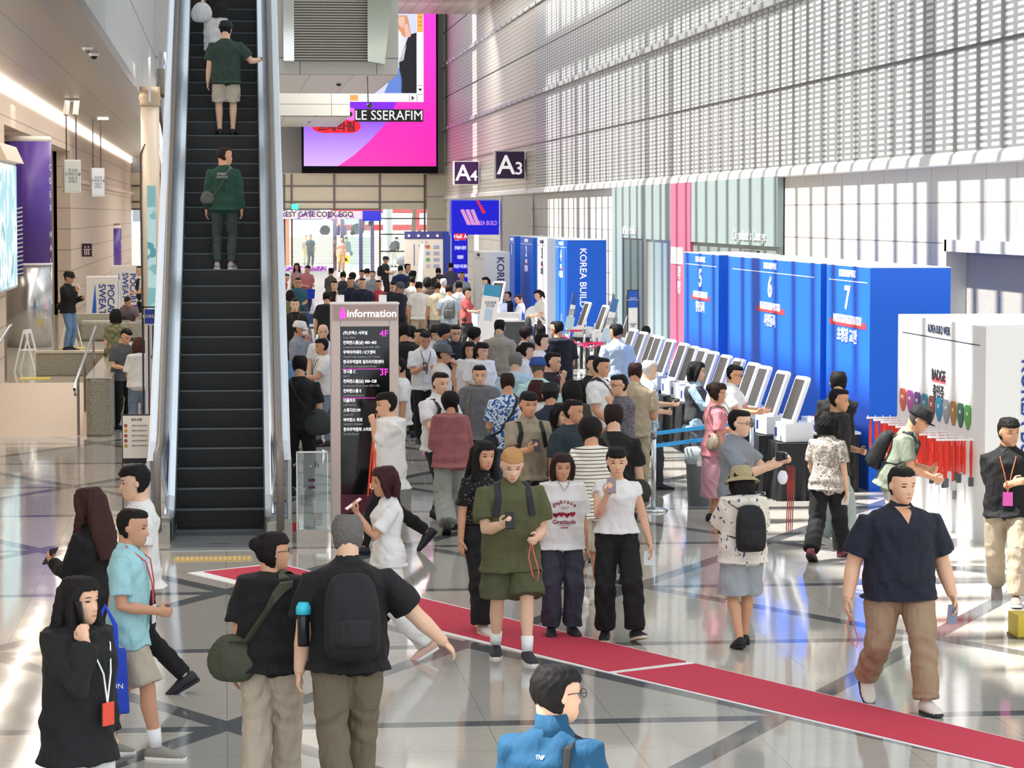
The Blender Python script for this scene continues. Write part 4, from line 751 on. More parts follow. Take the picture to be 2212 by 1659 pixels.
# yellow box cut by right edge, folding chairs by the far crowd
q = at_z(2222, 1381); t = thing('yellow_box', 'yellow sign box at the extreme right edge of the floor', 'box', (q.x, q.y, 0)); B(-.09, .3, 0, .3, .02, .2).build('box', M('#c8b030', .5), t); B(-.1, .3, -.005, .3, 0, .02).build('base', M('#6a5c20', .5), t)
q = at_z(662, 745); t = thing('folding_chair', 'white tube framed chair with blue back left of the totem', 'chair', q, 175)
for x in (-.22, .22): MB().tube([(x, -.25, 0), (x, -.2, .45), (x, .2, .45), (x, .25, 0)], .014).build('leg', WHITE, t)
MB().tube([(-.22, .2, .45), (-.22, .26, .9), (.22, .26, .9), (.22, .2, .45)], .014).build('back_frame', WHITE, t); B(-.2, .2, .22, .26, .58, .85).build('backrest', M('#3c4c7c', .6), t); B(-.22, .22, -.22, .22, .45, .49).build('seat', M('#3c4460', .6), t)
# ---------------------------------------------------------------- people
def dense(P, k=4):
    o = []
    for a, b in zip(P, P[1:]): o += [Vector(a).lerp(Vector(b), i / k) for i in range(k)]
    return o + [Vector(P[-1])]
def sub(o, n=1): q = o.modifiers.new('sub', 'SUBSURF'); q.levels = n; q.render_levels = n; return o
from mathutils.bvhtree import BVHTree
EYE, BROW, LIP = M('#261a17', .3), M('#3c2c25', .8), M('#b9736a', .5)
PUSH, PROJ, HEMS, AXIS = [], [], [], {}
QUEUE = []   # (object, displacement, material picker) baked together at the end
HEADT = [(0, .022, -.074, -.035), (.06, .038, -.088, .008), (.15, .052, -.093, .038), (.25, .061, -.092, .058), (.35, .068, -.093, .076), (.45, .073, -.09, .087), (.55, .0755, -.091, .094), (.7, .0755, -.093, .097), (.82, .069, -.085, .09), (.92, .053, -.062, .068), (.985, .027, -.03, .036)]
def lerp_tab(T, q):
    for i in range(len(T) - 1):
        if q <= T[i + 1][0]:
            a = (q - T[i][0]) / (T[i + 1][0] - T[i][0]); return [T[i][k] + a * (T[i + 1][k] - T[i][k]) for k in range(1, len(T[0]))]
    return list(T[-1][1:])
def head_rings(infl=0., q0=0., q1=.985, n=20, step=.05, face=True, front=None, zs=1.):
    out = []; q = q0
    while q <= q1 + 1e-6:
        w_, f, b = lerp_tab(HEADT, max(0, q)); w_ += infl; f -= infl; b += infl
        if front is not None and q < front[0]: f = front[1]
        z = -.118 + .236 * q + (infl if q > .9 else 0); ring = []
        for i in range(n):
            t = 2 * math.pi * i / n; c_, s_ = math.cos(t), math.sin(t)
            x = w_ * math.copysign(abs(c_) ** .85, c_); y = (b if s_ > 0 else -f) * math.copysign(abs(s_) ** .9, s_)
            if s_ < 0 and f > 0: y = f * abs(s_)
            if face and s_ < 0:
                ax = abs(x)
                if ax < .02 and .27 < q < .52: y -= .024 * (1 - ax / .02) * (1 - abs(q - .34) / .19 if q > .34 else max(0, 1 - (.34 - q) / .07))
                if .44 < q < .54 and .016 < ax < .05: y += .006
                if ax < .025 and .16 < q < .24: y -= .004
                if .55 < q < .62 and ax < .05: y -= .003
            ring.append((x, y, z))
        out.append(ring); q += step
    return out
def ik(a, t, l1, l2, pole):
    a, t = Vector(a), Vector(t); d = t - a; L_ = min(d.length, (l1 + l2) * .998); dn = d.normalized(); t = a + dn * L_
    c = (l1 * l1 + L_ * L_ - l2 * l2) / (2 * L_); h_ = math.sqrt(max(0, l1 * l1 - c * c)); p = Vector(pole); p = (p - dn * p.dot(dn)).normalized()
    return a + dn * c + p * h_, t
ARM = dict(d=(.07, -.03, -.53, .25), D=(.1, .2, -.47, .35), F=(.05, -.25, -.43, .35), p=(-.09, -.33, -.2, .6), q=(-.06, -.3, -.03, .6), e=(.0, -.2, .06, .9), f=(-.24, -.2, -.2, .3), b=(-.08, .16, -.36, .4), o=(.02, -.5, -.06, .4), r=(.3, -.22, -.18, .5), k=(-.02, -.4, -.24, .4), s=(-.06, -.13, -.12, .8), c=(-.15, -.19, .04, .8), w=(.36, -.1, -.38, .25), l=(-.04, -.24, -.32, .6), a=(.14, -.04, -.5, .3))
def hand(mb, wr, d, nrm, curl, side, lod, sc_=1.):
    d = d.normalized(); n = (nrm - d * nrm.dot(d)).normalized(); s = d.cross(n) * side
    rot = Matrix((s, n, d)).transposed()
    mb.ell(wr + d * .045, (.04, .017, .055), 10, 6, rot); mb.tube([wr - d * .03, wr + d * .02], [.026, .028], 8, .8)
    for k, (o, l) in enumerate(((-.029, .068), (-.0095, .08), (.0095, .076), (.028, .06))):
        p = wr + d * (.082 - abs(k - 1.3) * .004) + s * o; pts = [wr + d * .05 + s * o * .85, p]; dd = d.copy()
        for j, f_ in enumerate((.44, .31, .25)):
            ang = curl * (1.1, 1.25, .8)[j] * (1 + .1 * k) + .08; ax = s * side
            dd = Matrix.Rotation(ang, 3, d.cross(n)) @ dd; p = p + dd * l * f_; pts.append(p)
        mb.tube(pts, [.0095, .0095, .009, .0085, .0065], 6)
    t0 = wr + d * .02 - s * .03; t1 = t0 + (d * .6 - s * .75 + n * .3).normalized() * .036; t2 = t1 + (d * .9 - s * .1 + n * .5).normalized() * .03; t3 = t2 + (d * .9 + s * .25 + n * .4).normalized() * .024
    mb.tube([wr + d * .015 - s * .01, t0, t1, t2, t3], [.014, .014, .0115, .0105, .008], 6)
    return wr + d * .09 + n * .03
TOR = [(-.1, .07, .07, 0), (-.04, .15, .105, .01), (.03, .168, .12, .012), (.1, .16, .112, .0), (.2, .143, .1, -.005), (.3, .155, .112, -.005), (.4, .168, .118, 0), (.45, .165, .105, .005), (.49, .13, .088, .01), (.52, .088, .07, .012), (.56, .062, .06, .01), (.62, .056, .058, .0), (.68, .05, .055, -.01)]
TORF = [(-.1, .07, .07, 0), (-.04, .155, .108, .012), (.03, .172, .12, .015), (.1, .152, .108, .0), (.2, .125, .09, -.005), (.3, .137, .105, -.01), (.37, .148, .122, -.014), (.43, .15, .1, 0), (.48, .115, .078, .01), (.52, .07, .06, .012), (.56, .052, .052, .01), (.62, .047, .05, .0), (.68, .045, .05, -.01)]
def ovring(c, xa, ya, rx_, ry_, n=18, pw=.9):
    return [c + xa * (rx_ * math.copysign(abs(math.cos(t)) ** pw, math.cos(t))) + ya * (ry_ * math.copysign(abs(math.sin(t)) ** pw, math.sin(t))) for t in [2 * math.pi * i / n for i in range(n)]]
def foot_frame(F): 
    (x, y, z, pit, yaw) = F; m = Euler((R(pit), 0, R(yaw))).to_matrix(); return Vector((x, y, z)), m
SKINS = ['#e6b898', '#dba684', '#edc4a6', '#cf9c7c']
npeople = 0
def person(u, v, label, F=180, h=1.7, top='t#111114', bot='p#16181d', hair='s', arms='dd', legs='s', sex='m', z0=0., w=1., lean=0, hy=0, hp=6, shoe='#22222a', skin=None, wide=0., toploose=0., hem=-.1, hemz=None, collar=None, sock=None, topk=None, botk=None, hairc='#0d0b0c', cap=None, glasses=False, mask=False, lany=None, hz=None, pose_xy=None, group=None, sole=None, belt=None, carry=None, vneck=False, vest=None, cat='person', sitz=None, mx=1.):
    global npeople; npeople += 1; rnd = random.Random(npeople * 7 + 3)
    K = h / 1.72; fem = sex == 'f'; T_ = TORF if fem else TOR
    LEGS = {'s': ((-.1, 0, 0, 0, -8), (.1, 0, 0, 0, 8)), 'v': ((-.13, -.06, 0, 0, -10), (.12, .08, 0, 0, 12)), 'w': ((-.08, -.3, .0, -6, 0), (.08, .32, .05, 28, 0)), 'W': ((-.08, .32, .05, 28, 0), (.08, -.3, .0, -6, 0)),
            'x': ((-.07, -.14, 0, 0, -4), (.07, .16, .02, 12, 4)), 'X': ((-.07, .16, .02, 12, -4), (.07, -.14, 0, 0, 4)), 'sit': ((-.12, -.42, 0, 0, -5), (.12, -.42, 0, 0, 5))}
    feet = LEGS[legs] if isinstance(legs, str) else legs
    hipz = hz if hz else .925
    for s, Ft in zip((-1, 1), feet):
        ank = Vector((Ft[0], Ft[1] , Ft[2] + .085)); d2 = (ank.x - s * .09) ** 2 + ank.y ** 2; mxl = .855
        if not hz: hipz = min(hipz, ank.z + math.sqrt(max(.01, mxl ** 2 - d2)))
    P0 = Vector((0, 0, hipz)); up = Vector((0, -math.sin(R(lean)), math.cos(R(lean)))); fw = Vector((0, -math.cos(R(lean)), -math.sin(R(lean)))); X_ = Vector((1, 0, 0)); bk = -fw
    def sp(t): return P0 + up * t
    TW = lambda q: w if q < .52 else 1
    body, tp, bt = MB(), MB(), MB()
    body.loft([ovring(sp(t) + bk * o, X_, bk, a * TW(t), b * (1 + (TW(t) - 1) * 1.3)) for t, a, b, o in T_])
    # head
    HM = Matrix.Translation(sp(.565)) @ (Euler((R(lean * .5 + hp), 0, R(hy)), 'ZYX').to_matrix().to_4x4()) @ Matrix.Translation((0, -.016, .115))
    HM = HM @ Matrix.Diagonal((1.1, 1.1, 1.07, 1)); i0 = len(body.v)
    body.loft(head_rings(step=.035, n=28)); 
    for s in (-1, 1): body.ell((s * .077, .008, -.004), (.011, .019, .03), 8, 6)
    body.tube([(0, .03, -.02), (0, .02, -.1), (0, .02, -.15)], [.05, .052, .05] if fem else [.058, .058, .056], 12)
    body.xf(HM, i0)
    # arms
    shl = sp(.438 - (w - 1) * .14) + bk * .01; AR = []
    sw = (.158 if fem else .178) * w
    for s, a in zip((-1, 1), arms if not isinstance(arms, str) else arms):
        sh = shl + X_ * s * sw
        ax, ay, az, cu = ARM[a] if isinstance(a, str) else a
        tgt = sh + X_ * s * ax + fw * (-ay) + up * az if abs(az) < .3 or lean > 15 else sh + Vector((s * ax, ay, az))
        el, wr = ik(sh, tgt, .285, .245, (s * .35, .6, -.9) if az < .05 else (s * .3, -.1, -1))
        r0 = .05 if fem else .058; r0 *= (1 + (w - 1) * .8)
        body.tube([shl + X_ * s * sw * .45, sh - X_ * s * .0, (sh + el) / 2, el, el * .7 + wr * .3, wr], [r0 * .8, r0 * .92, r0 * .9, r0 * .74, r0 * .76, r0 * .5], 12)
        n = Vector((-s, 0, 0)) if az < -.3 else (Vector((-s * .3, .75, .35)) if a in ('p', 'q', 'k', 'l') else Vector((-s, .2, 0)))
        if a == 'e': n = Vector((-s, .3, .1))
        g = hand(body, wr, Vector((-s * .12, .6, 1)) if a == 'e' else (wr - el), n, cu, s, 0); AR.append((sh, el, wr, g))
    # legs
    LG = []
    for s, Ft in zip((-1, 1), feet):
        hp_ = P0 + Vector((s * .09 * (1 + (w - 1) * .5), 0, 0)); ank = Vector((Ft[0], Ft[1], Ft[2] + .085)); m = Euler((R(Ft[3]), 0, R(Ft[4]))).to_matrix()
        kn, an = ik(hp_, ank, .44, .42, (s * .12, -1, 0)); LG.append((hp_, kn, an, m)); th = (.084 if fem else .085) * (1 + (w - 1) * .7)
        cf = kn * .68 + an * .32 + Vector((0, .012, 0))
        body.tube([hp_ + Vector((0, 0, .02)), hp_ * .6 + kn * .4, kn, cf, kn * .3 + an * .7, an], [th, th * .88, .057, .058, .043, .036], 14)
        i0 = len(body.v); body.loft([[(wx * math.cos(t), y, zz + hh * math.sin(t)) for t in [2 * math.pi * i / 10 for i in range(10)]] for y, wx, zz, hh in ((.055, .025, -.05, .025), (.03, .034, -.035, .045), (-.03, .036, -.035, .042), (-.09, .04, -.05, .03), (-.14, .042, -.06, .02), (-.175, .03, -.065, .012))]); body.xf(Matrix.Translation(an) @ m.to_4x4(), i0)
    # clothing: top
    tk, tc_ = top[0], '#' + top.split('#')[1]; li = .022 + toploose
    if tk in 'tlnv':
        hm = hem; rg = []
        for t, a, b, o in [q for q in T_ if hm < q[0] < .535]:
            e = li if t < .45 else .016
            rr = a * TW(t) + e; rb = b * (1 + (TW(t) - 1) * 1.3) + e
            if t < .25 and not fem or toploose > .015: rr = max(rr, (.165 * w + li)); rb = max(rb, .112 * w + li)
            rg.append(ovring(sp(t) + bk * o, X_, bk, rr, rb, 22))
        c0 = T_[1 if hm > -.07 else 0]; a_, b_, o_ = lerp_tab(T_, max(hm, -.02)); a_ = max(a_, .176 if not fem else .17)
        tp.loft([ovring(sp(hm) + bk * o_, X_, bk, a_ * TW(0) + li * 1.25 + .006, max(b_, .125) * TW(0) + li * 1.2 + (.04 if abs(feet[0][1] - feet[1][1]) > .4 else .012), 22)] + rg + ([ovring(sp(.555) + bk * .01, X_, bk, .062, .06, 22)] if tk != 'n' else []))
        for s, (sh, el, wr, g) in zip((-1, 1), AR):
            rs = (.066 if fem else .076) * (1 + (w - 1) * .8) + toploose
            if tk == 't': e_ = sh.lerp(el, .74); tp.tube([shl + X_ * s * sw * .4, sh, sh.lerp(el, .4), e_], [rs * .8, rs * .9, rs, rs * 1.06], 14)
            elif tk == 'n': tp.tube([shl + X_ * s * sw * .4, sh, sh.lerp(el, .25)], [rs * .85, rs * .92, rs * .95], 14)
            elif tk == 'l': tp.tube([shl + X_ * s * sw * .4, sh, sh.lerp(el, .5), el, el.lerp(wr, .5), el.lerp(wr, .93)], [rs * .8, rs * .9, rs * .9, rs * .82, rs * .74, rs * .66 + toploose * .3], 14)
            if tk == 'v': pass
    # bottom
    bk_, bc = bot[0], '#' + bot.split('#')[1]
    if bk_ in 'psd':
        if bk_ == 'd':
            ft_z = .22; rr = [(.1, .17, .13), (.0, .19, .14), (-.15, .2, .15), (-.4, .2, .16), (-.62, .2, .165)]
            bt.loft([ovring(sp(t) if t > -.05 else P0 + Vector((0, (feet[0][1] + feet[1][1]) / 2 * min(1, -t / .6), t)), X_, bk, a, b, 20) for t, a, b in rr[::-1]])
        else:
            bt.loft([ovring(sp(t) + bk * o, X_, bk, a * w + .014, b * w + .014, 20) for t, a, b, o in T_[1:4]] + [ovring(sp(.125), X_, bk, .148 * w + .01, .105 * w + .01, 20)])
            bt.ell(P0 + Vector((0, .0, -.075)), (.1 * w, .1 * w, .07), 12, 8)
            for (hp_, kn, an, m) in LG:
                th = .098 * (1 + (w - 1) * .8) + wide * .3; k1, k2 = .076 + wide * .7, .062 + wide
                if bk_ == 'p': bt.tube([hp_ + Vector((0, 0, .03)), hp_.lerp(kn, .4), kn, kn.lerp(an, .5), kn.lerp(an, .97)], [th, th * .95, k1, (k1 + k2) / 2, k2], 16)
                else: bt.tube([hp_ + Vector((0, 0, .03)), hp_.lerp(kn, .4), hp_.lerp(kn, .95)], [th, th * 1.02, th * 1.04 + wide * .4], 16)
    root_loc = None
    crown = HM @ Vector((0, .0, .13))
    sc3 = Matrix.Scale(K, 4)
    rot = Matrix.Rotation(R(F), 3, 'Z')
    top_z = crown.z * K + .01
    if pose_xy: loc = Vector((pose_xy[0], pose_xy[1], z0))
    else:
        p = at_z(u, v, z0 + top_z) ; c = rot @ Vector((crown.x * K, crown.y * K, 0)); loc = Vector((p.x - c.x, p.y - c.y, z0))
    spx = FPX / loc.y; vox = min(.022, max(.0068, 1.7 / spx)); sk = skin or SKINS[npeople % 4]
    mats = [M(sk, .55, kind='skin')]
    def part(mb, nm, m, parent, vx, wr=0., mats_=None, body_=False, sm=3):
        mb.xf(sc3); me = bpy.data.meshes.new(nm); me.from_pydata(mb.v, [], mb.f); me.update(); o = bpy.data.objects.new(nm, me); col.objects.link(o)
        for q in (mats_ or [m]): me.materials.append(q)
        if parent is not None: o.parent = parent
        r = o.modifiers.new('r', 'REMESH'); r.mode = 'VOXEL'; r.voxel_size = vx; r.use_smooth_shade = True
        if sm: q = o.modifiers.new('s', 'SMOOTH'); q.factor = .5; q.iterations = sm
        QUEUE.append((o, wr, (sc3 @ HM).inverted() if body_ and spx > 75 else None, mats_ or [m], rnd.random() * 9)); return o
    o = part(body, 'person', None, None, vox, 0, mats, True, 2); o.location = loc; o.rotation_euler = (0, 0, R(F)); tag(o, label, cat, group)
    PT_ = None
    if tk != '0': PT_ = part(tp, {'t': 'shirt', 'l': 'long_sleeved_top', 'n': 'sleeveless_top', 'v': 'vest'}[tk], M(tc_, .85, **(topk or dict(kind='cloth'))), o, vox * 1.35, .0065)
    BT_ = part(bt, {'p': 'trousers', 's': 'shorts', 'd': 'skirt'}[bk_], M(bc, .85, **(botk or dict(kind='cloth'))), o, vox * 1.35, .0085)
    if PT_ and spx > 110 and hem < .03: HEMS.append((PT_, BT_))
    # shoes
    for (hp_, kn, an, m) in LG:
        A = Matrix.Translation(an * K) @ m.to_4x4() @ Matrix.Scale(K * 1.08, 4)
        b = MB().loft([[(wx * math.cos(t), y, zz + hh * math.sin(t)) for t in [2 * math.pi * i / 12 for i in range(12)]] for y, wx, zz, hh in ((.072, .022, -.045, .02), (.06, .034, -.035, .038), (.02, .041, -.03, .05), (-.03, .043, -.035, .048), (-.09, .048, -.048, .034), (-.14, .048, -.056, .024), (-.18, .036, -.062, .016), (-.195, .016, -.065, .01))]).xf(A)
        so_ = b.build('shoe', M(shoe, .6), o, smooth=True)
        MB().prism([(.035 * math.cos(t), .045 + .03 * math.sin(t)) for t in [i * math.pi / 6 for i in range(7)]] + [(-.043, 0), (-.05, -.1), (-.04, -.17), (-.018, -.2), (.018, -.2), (.04, -.17), (.05, -.1), (.043, 0)], -.083, -.062, 2).xf(A).build('sole', M(sole or ('#e8e6e0' if lin(shoe)[1] > .12 else '#1a1a1c'), .7), so_)
        if sock: MB().tube([an * K, (an.lerp(kn, .3)) * K], [.043 * K, .052 * K], 12).build('sock', M(sock, .9), o, smooth=True)
    # hair
    hb = MB(); ha = hair[0]
    if ha != 'x':
        if ha in 'sScm': lowq, fr = .2, (.8 if ha in 's' else .72, .012)
        else: lowq, fr = .1, (.74, -.0)
        inf = .008 if ha in 's' else (.012 if ha in 'Scm' else .015)
        if ha == 'm': inf = .011
        hb.loft(head_rings(inf, lowq, .985, face=False, front=fr, n=22))
        if ha in 'Suy': hb.ell((0, -.05, .065), (.07, .055, .035), 12, 8)
        if ha in 's': hb.ell((0, -.032, .085), (.066, .062, .034), 12, 8)
        if ha in 'C': hb.ell((0, .01, .03), (.105, .112, .105), 14, 10)
        if ha in 'bL':
            for s in (-1, 1): hb.tube([(s * .055, -.045, .08), (s * .082, -.03, .02), (s * .085, -.015, -.06), (s * .075, -.0, -.13)], [.03, .03, .03, .022], 10)
            hb.tube([(0, .06, .06), (0, .075, -.03), (0, .06, -.13)], [(.09, .05), (.1, .05), (.1, .04)], 14, hint=(1, 0, 0))
        if ha == 'L':
            hb.tube([(0, .075, -.05), (0, .1, -.2), (0, .13, -.38)], [(.105, .05), (.12, .05), (.09, .035)], 14, hint=(1, 0, 0))
            for s in (-1, 1): hb.tube([(s * .08, -.02, -.05), (s * .095, -.045, -.2), (s * .09, -.06, -.33)], [.032, .035, .02], 10)
        if ha == 'u': hb.ell((0, .105, .05), (.045, .04, .045), 12, 8)
        if ha == 'y': hb.tube([(0, .09, .06), (0, .13, .02), (0, .13, -.1), (0, .11, -.16)], [.025, .032, .028, .012], 10)
        hb.xf(HM); part(hb, 'hair', M(hairc, .7, kind='hair', spec=.25, c2='#1c1614' if hairc == '#0d0b0c' else hairc), o, vox * 1.15, .0028, sm=2)
    if cap:
        cm = M(cap[1:], .8, kind='cloth'); b = MB()
        if cap[0] == 'c':
            b.loft(head_rings(.022, .6, .985, face=False, n=24)); b.xf(sc3 @ HM); co = b.build('cap', cm, o, smooth=True)
            MB().loft([[(x, y - .085, .03 - .6 * x * x * 3 - (.02 if k else 0)) for x in [-.07 + .0117 * i for i in range(13)] for y in (0,)] + [(x, -.085 - .075 * math.sqrt(max(0, 1 - (x / .075) ** 2)), .022 - 1.6 * x * x - (.006 if k else 0)) for x in [.07 - .0117 * i for i in range(13)]] for k in (0, 1)]).xf(sc3 @ HM).build('brim', cm, co)
        else:
            b.loft(head_rings(.026, .6, .985, face=False, n=24)); b.xf(sc3 @ HM); co = b.build('bucket_hat', cm, o, smooth=True)
            MB().loft([[((.1 + e) * math.cos(t), .005 + (.115 + e) * math.sin(t), z) for t in [2 * math.pi * i / 24 for i in range(24)]] for e, z in ((0, .035), (.055, -.012), (.055, -.018), (-.002, .02))]).xf(sc3 @ HM).build('brim', cm, co, smooth=True)
    if glasses:
        g = MB()
        for s in (-1, 1):
            g.tube([(s * .034 + .024 * math.cos(t), -.104, .004 + .018 * math.sin(t)) for t in [2 * math.pi * i / 12 for i in range(13)]], .002, 5); g.tube([(s * .058, -.104, .008), (s * .08, -.03, .01), (s * .08, .01, .005)], .002, 5)
        g.tube([(-.011, -.106, .008), (.011, -.106, .008)], .002, 5); g.xf(sc3 @ HM).build('glasses', M('#3a3436', .3, .5), o)
    if mask: MB().ell((0, -.088, -.055), (.052, .034, .04), 14, 10).xf(sc3 @ HM).build('face_mask', M('#f2f4f8', .8), o, smooth=True)
    if collar:
        b = MB(); c_ = sp(.545)
        for s in (-1, 1):
            P = [c_ + Vector((s * x, y, z)) for x, y, z in ((.0, .072, .03), (.05, .05, .03), (.068, .0, .025), (.045, -.05, .012), (.008, -.078, -.02), (.05, -.094, -.055), (.082, -.04, -.015), (.085, .02, -.005), (.06, .075, -.01), (0, .092, -.015))]
            b.add(P + [p + Vector((0, 0, -.006)) for p in P], [tuple(range(10))[::s], tuple(range(10, 20))[::-s]] + [(i, (i + 1) % 10, 10 + (i + 1) % 10, 10 + i) for i in range(10)])
        PUSH.append((b.xf(sc3).build('collar', M(collar, .8, kind='cloth'), o), PT_, .003))
    if lany:
        lc, bc_, fr_ = lany; b = MB(); yb = -(.135 * w + li + .012)
        for s in (-1, 1): b.tube([sp(.56) + bk * .07 , sp(.55) + X_ * s * .075, sp(.45) + X_ * s * .07 + fw * .135, sp(.3) + X_ * s * .03 + fw * (-yb), sp(.14) + fw * (-yb)], .0055, 5)
        lo = b.xf(sc3).build('lanyard', M(lc, .6), o); PUSH.append((lo, PT_, .006))
        q = sp(.08) + fw * (-yb + .005); PUSH.append((B(q.x - .045, q.x + .045, q.y - .004, q.y + .004, q.z - .065, q.z + .06).xf(sc3).build('badge', M(bc_, .4), lo), PT_, .012))
    if vest:
        vb = MB().loft([ovring(sp(t) + bk * o_, X_, bk, a * TW(t) + li + .014, b * (1 + (TW(t) - 1) * 1.3) + li + .014, 22) for t, a, b, o_ in T_ if -.05 < t < .5]); part(vb, 'vest', M(vest, .8, kind='cloth'), o, vox * 1.35, .003)
    if belt: MB().loft([ovring(sp(t), X_, bk, .152 * w + .016, .11 * w + .016, 20) for t in (.1, .13)]).xf(sc3).build('belt', M(belt, .5), o)
    W = Matrix.Translation(loc) @ rot.to_4x4() @ sc3
    AXIS[PT_] = (W, sp, up)
    return dict(o=o, W=W, top=PT_, AR=AR, sp=sp, up=up, fw=fw, bk=bk, X=X_, HM=HM, K=K, loc=loc, F=F, w=w, li=li, T=T_, rot=rot)
def held(P, side, mb, name, m, label, cat, off=(0, 0, 0), rotx=0, rz=0, group=None):
    """a thing held in a hand: mb is in metres round the grip"""
    g = P['W'] @ (P['AR'][side][3] if side is not None else Vector((0, 0, 0))); rr = Euler((R(rotx), 0, R(P['F'] + rz)), 'ZYX').to_matrix() if 0 else (Matrix.Rotation(R(P['F'] + rz), 3, 'Z') @ Matrix.Rotation(R(rotx), 3, 'X'))
    g = g + P['rot'] @ Vector(off); mb.xf(rr.to_4x4()); o = mb.build(name, m, None, world=True, bevel=0); o.location = g; return tag(o, label, cat, group)
def phone(P, side, label, c='#1a1a20', rotx=-35, off=(0, -.01, .0), rz=0): return held(P, side, MB().box(-.037, .037, -.005, .005, -.07, .075), 'mobile_phone', M(c, .3), label, 'phone', off, rotx, rz)
def worn(P, name, label, cat):
    o = thing(name, label, cat, P['loc']); o.rotation_euler = (0, 0, R(P['F'])); o.scale = (P['K'],) * 3; return o
def backpack(P, label, c='#14151a', sz=1., c2=None):
    t = worn(P, 'backpack', label, 'backpack'); sp, bk, X_, fw = P['sp'], P['bk'], P['X'], P['fw']; d0 = .118 * P['w'] + P['li'] + .004; m = M(c, .75, kind='cloth')
    rings = []
    for t_, a, b in ((.02, .11, .06), (.05, .145, .085), (.2, .15, .09), (.36, .14, .08), (.44, .11, .06), (.47, .06, .035)):
        a *= sz; b *= sz; rings.append(ovring(sp(.02 + (t_ - .02) * sz + (1 - sz) * .25) + bk * (d0 + b), X_, bk, a, b, 18, .6))
    MB().loft(rings).build('bag_body', m, t, smooth=True)
    MB().loft([ovring(sp(q) + bk * (d0 + .15 * sz), X_, bk, .1 * sz, .035, 14, .6) for q in (.07, .1, .22, .25)]).build('front_pocket', M(c2 or c, .7, kind='cloth'), t, smooth=True)
    e = P['li'] + .012
    for s in (-1, 1):
        MB().tube([sp(.42) + bk * (d0 + .0) + X_ * s * .075, sp(.505) + bk * .05 + X_ * s * .09, sp(.515) + fw * .02 + X_ * s * .095, sp(.44) + fw * (.105 * P['w'] + e) + X_ * s * .1, sp(.3) + fw * (.112 * P['w'] + e) + X_ * s * .115, sp(.18) + X_ * s * (.15 * P['w'] + e), sp(.14) + bk * (d0 - .0) + X_ * s * .1], [(.024, .008)] * 7, 8, hint=(1, 0, 0)).build('strap', M(c, .7), t)
    for q in t.children:
        if q.name.startswith('strap'): PUSH.append((q, P['top'], .006))
        else: sub(q)
    return t
def shoulder_bag(P, label, c='#3d4234', side=-1, front=False, drop=.0, sz=1., cross=True, c2=None, strapw=.018):
    t = worn(P, 'shoulder_bag', label, 'bag'); sp, bk, X_, fw = P['sp'], P['bk'], P['X'], P['fw']; e = P['li'] + .02; w_ = P['w']; d = fw if front else bk
    q = sp(-.02 - drop) + X_ * side * (.2 * w_ + .02) + d * .1
    rings = []
    for a, rr, th in ((-.12, .07, .05), (-.08, .13, .07), (0, .15, .075), (.08, .11, .06), (.14, .04, .03)):
        rings.append([q + Vector((0, 0, a * sz)) + (X_ * .45 * side + d).normalized().cross(Vector((0, 0, 1))) * rr * sz * math.cos(t_) + (X_ * side * .8 + d * .5).normalized() * th * sz * math.sin(t_) for t_ in [2 * math.pi * i / 16 for i in range(16)]])
    sub(MB().loft(rings).build('bag_body', M(c, .7, kind='cloth'), t, smooth=True))
    o_ = -side if cross else side
    b = MB(); 
    for dd, sg in ((d, 1), (-d, -1)): b.tube(dense([q + Vector((0, 0, .1 * sz)) + dd * .03, sp(.12 if cross else .2) + dd * (.13 * w_ + e) + X_ * side * (.12 if cross else .19), sp(.34) + dd * (.125 * w_ + e) + X_ * (o_ * .03 if cross else side * .17), sp(.5) + dd * .09 + X_ * o_ * .085, sp(.525) + X_ * o_ * .09], 8), [(strapw, .005)] * 33, 8, hint=(1, 0, 0))
    PUSH.append((b.build('strap', M(c2 or c, .7), t), P['top'], .013)); return t
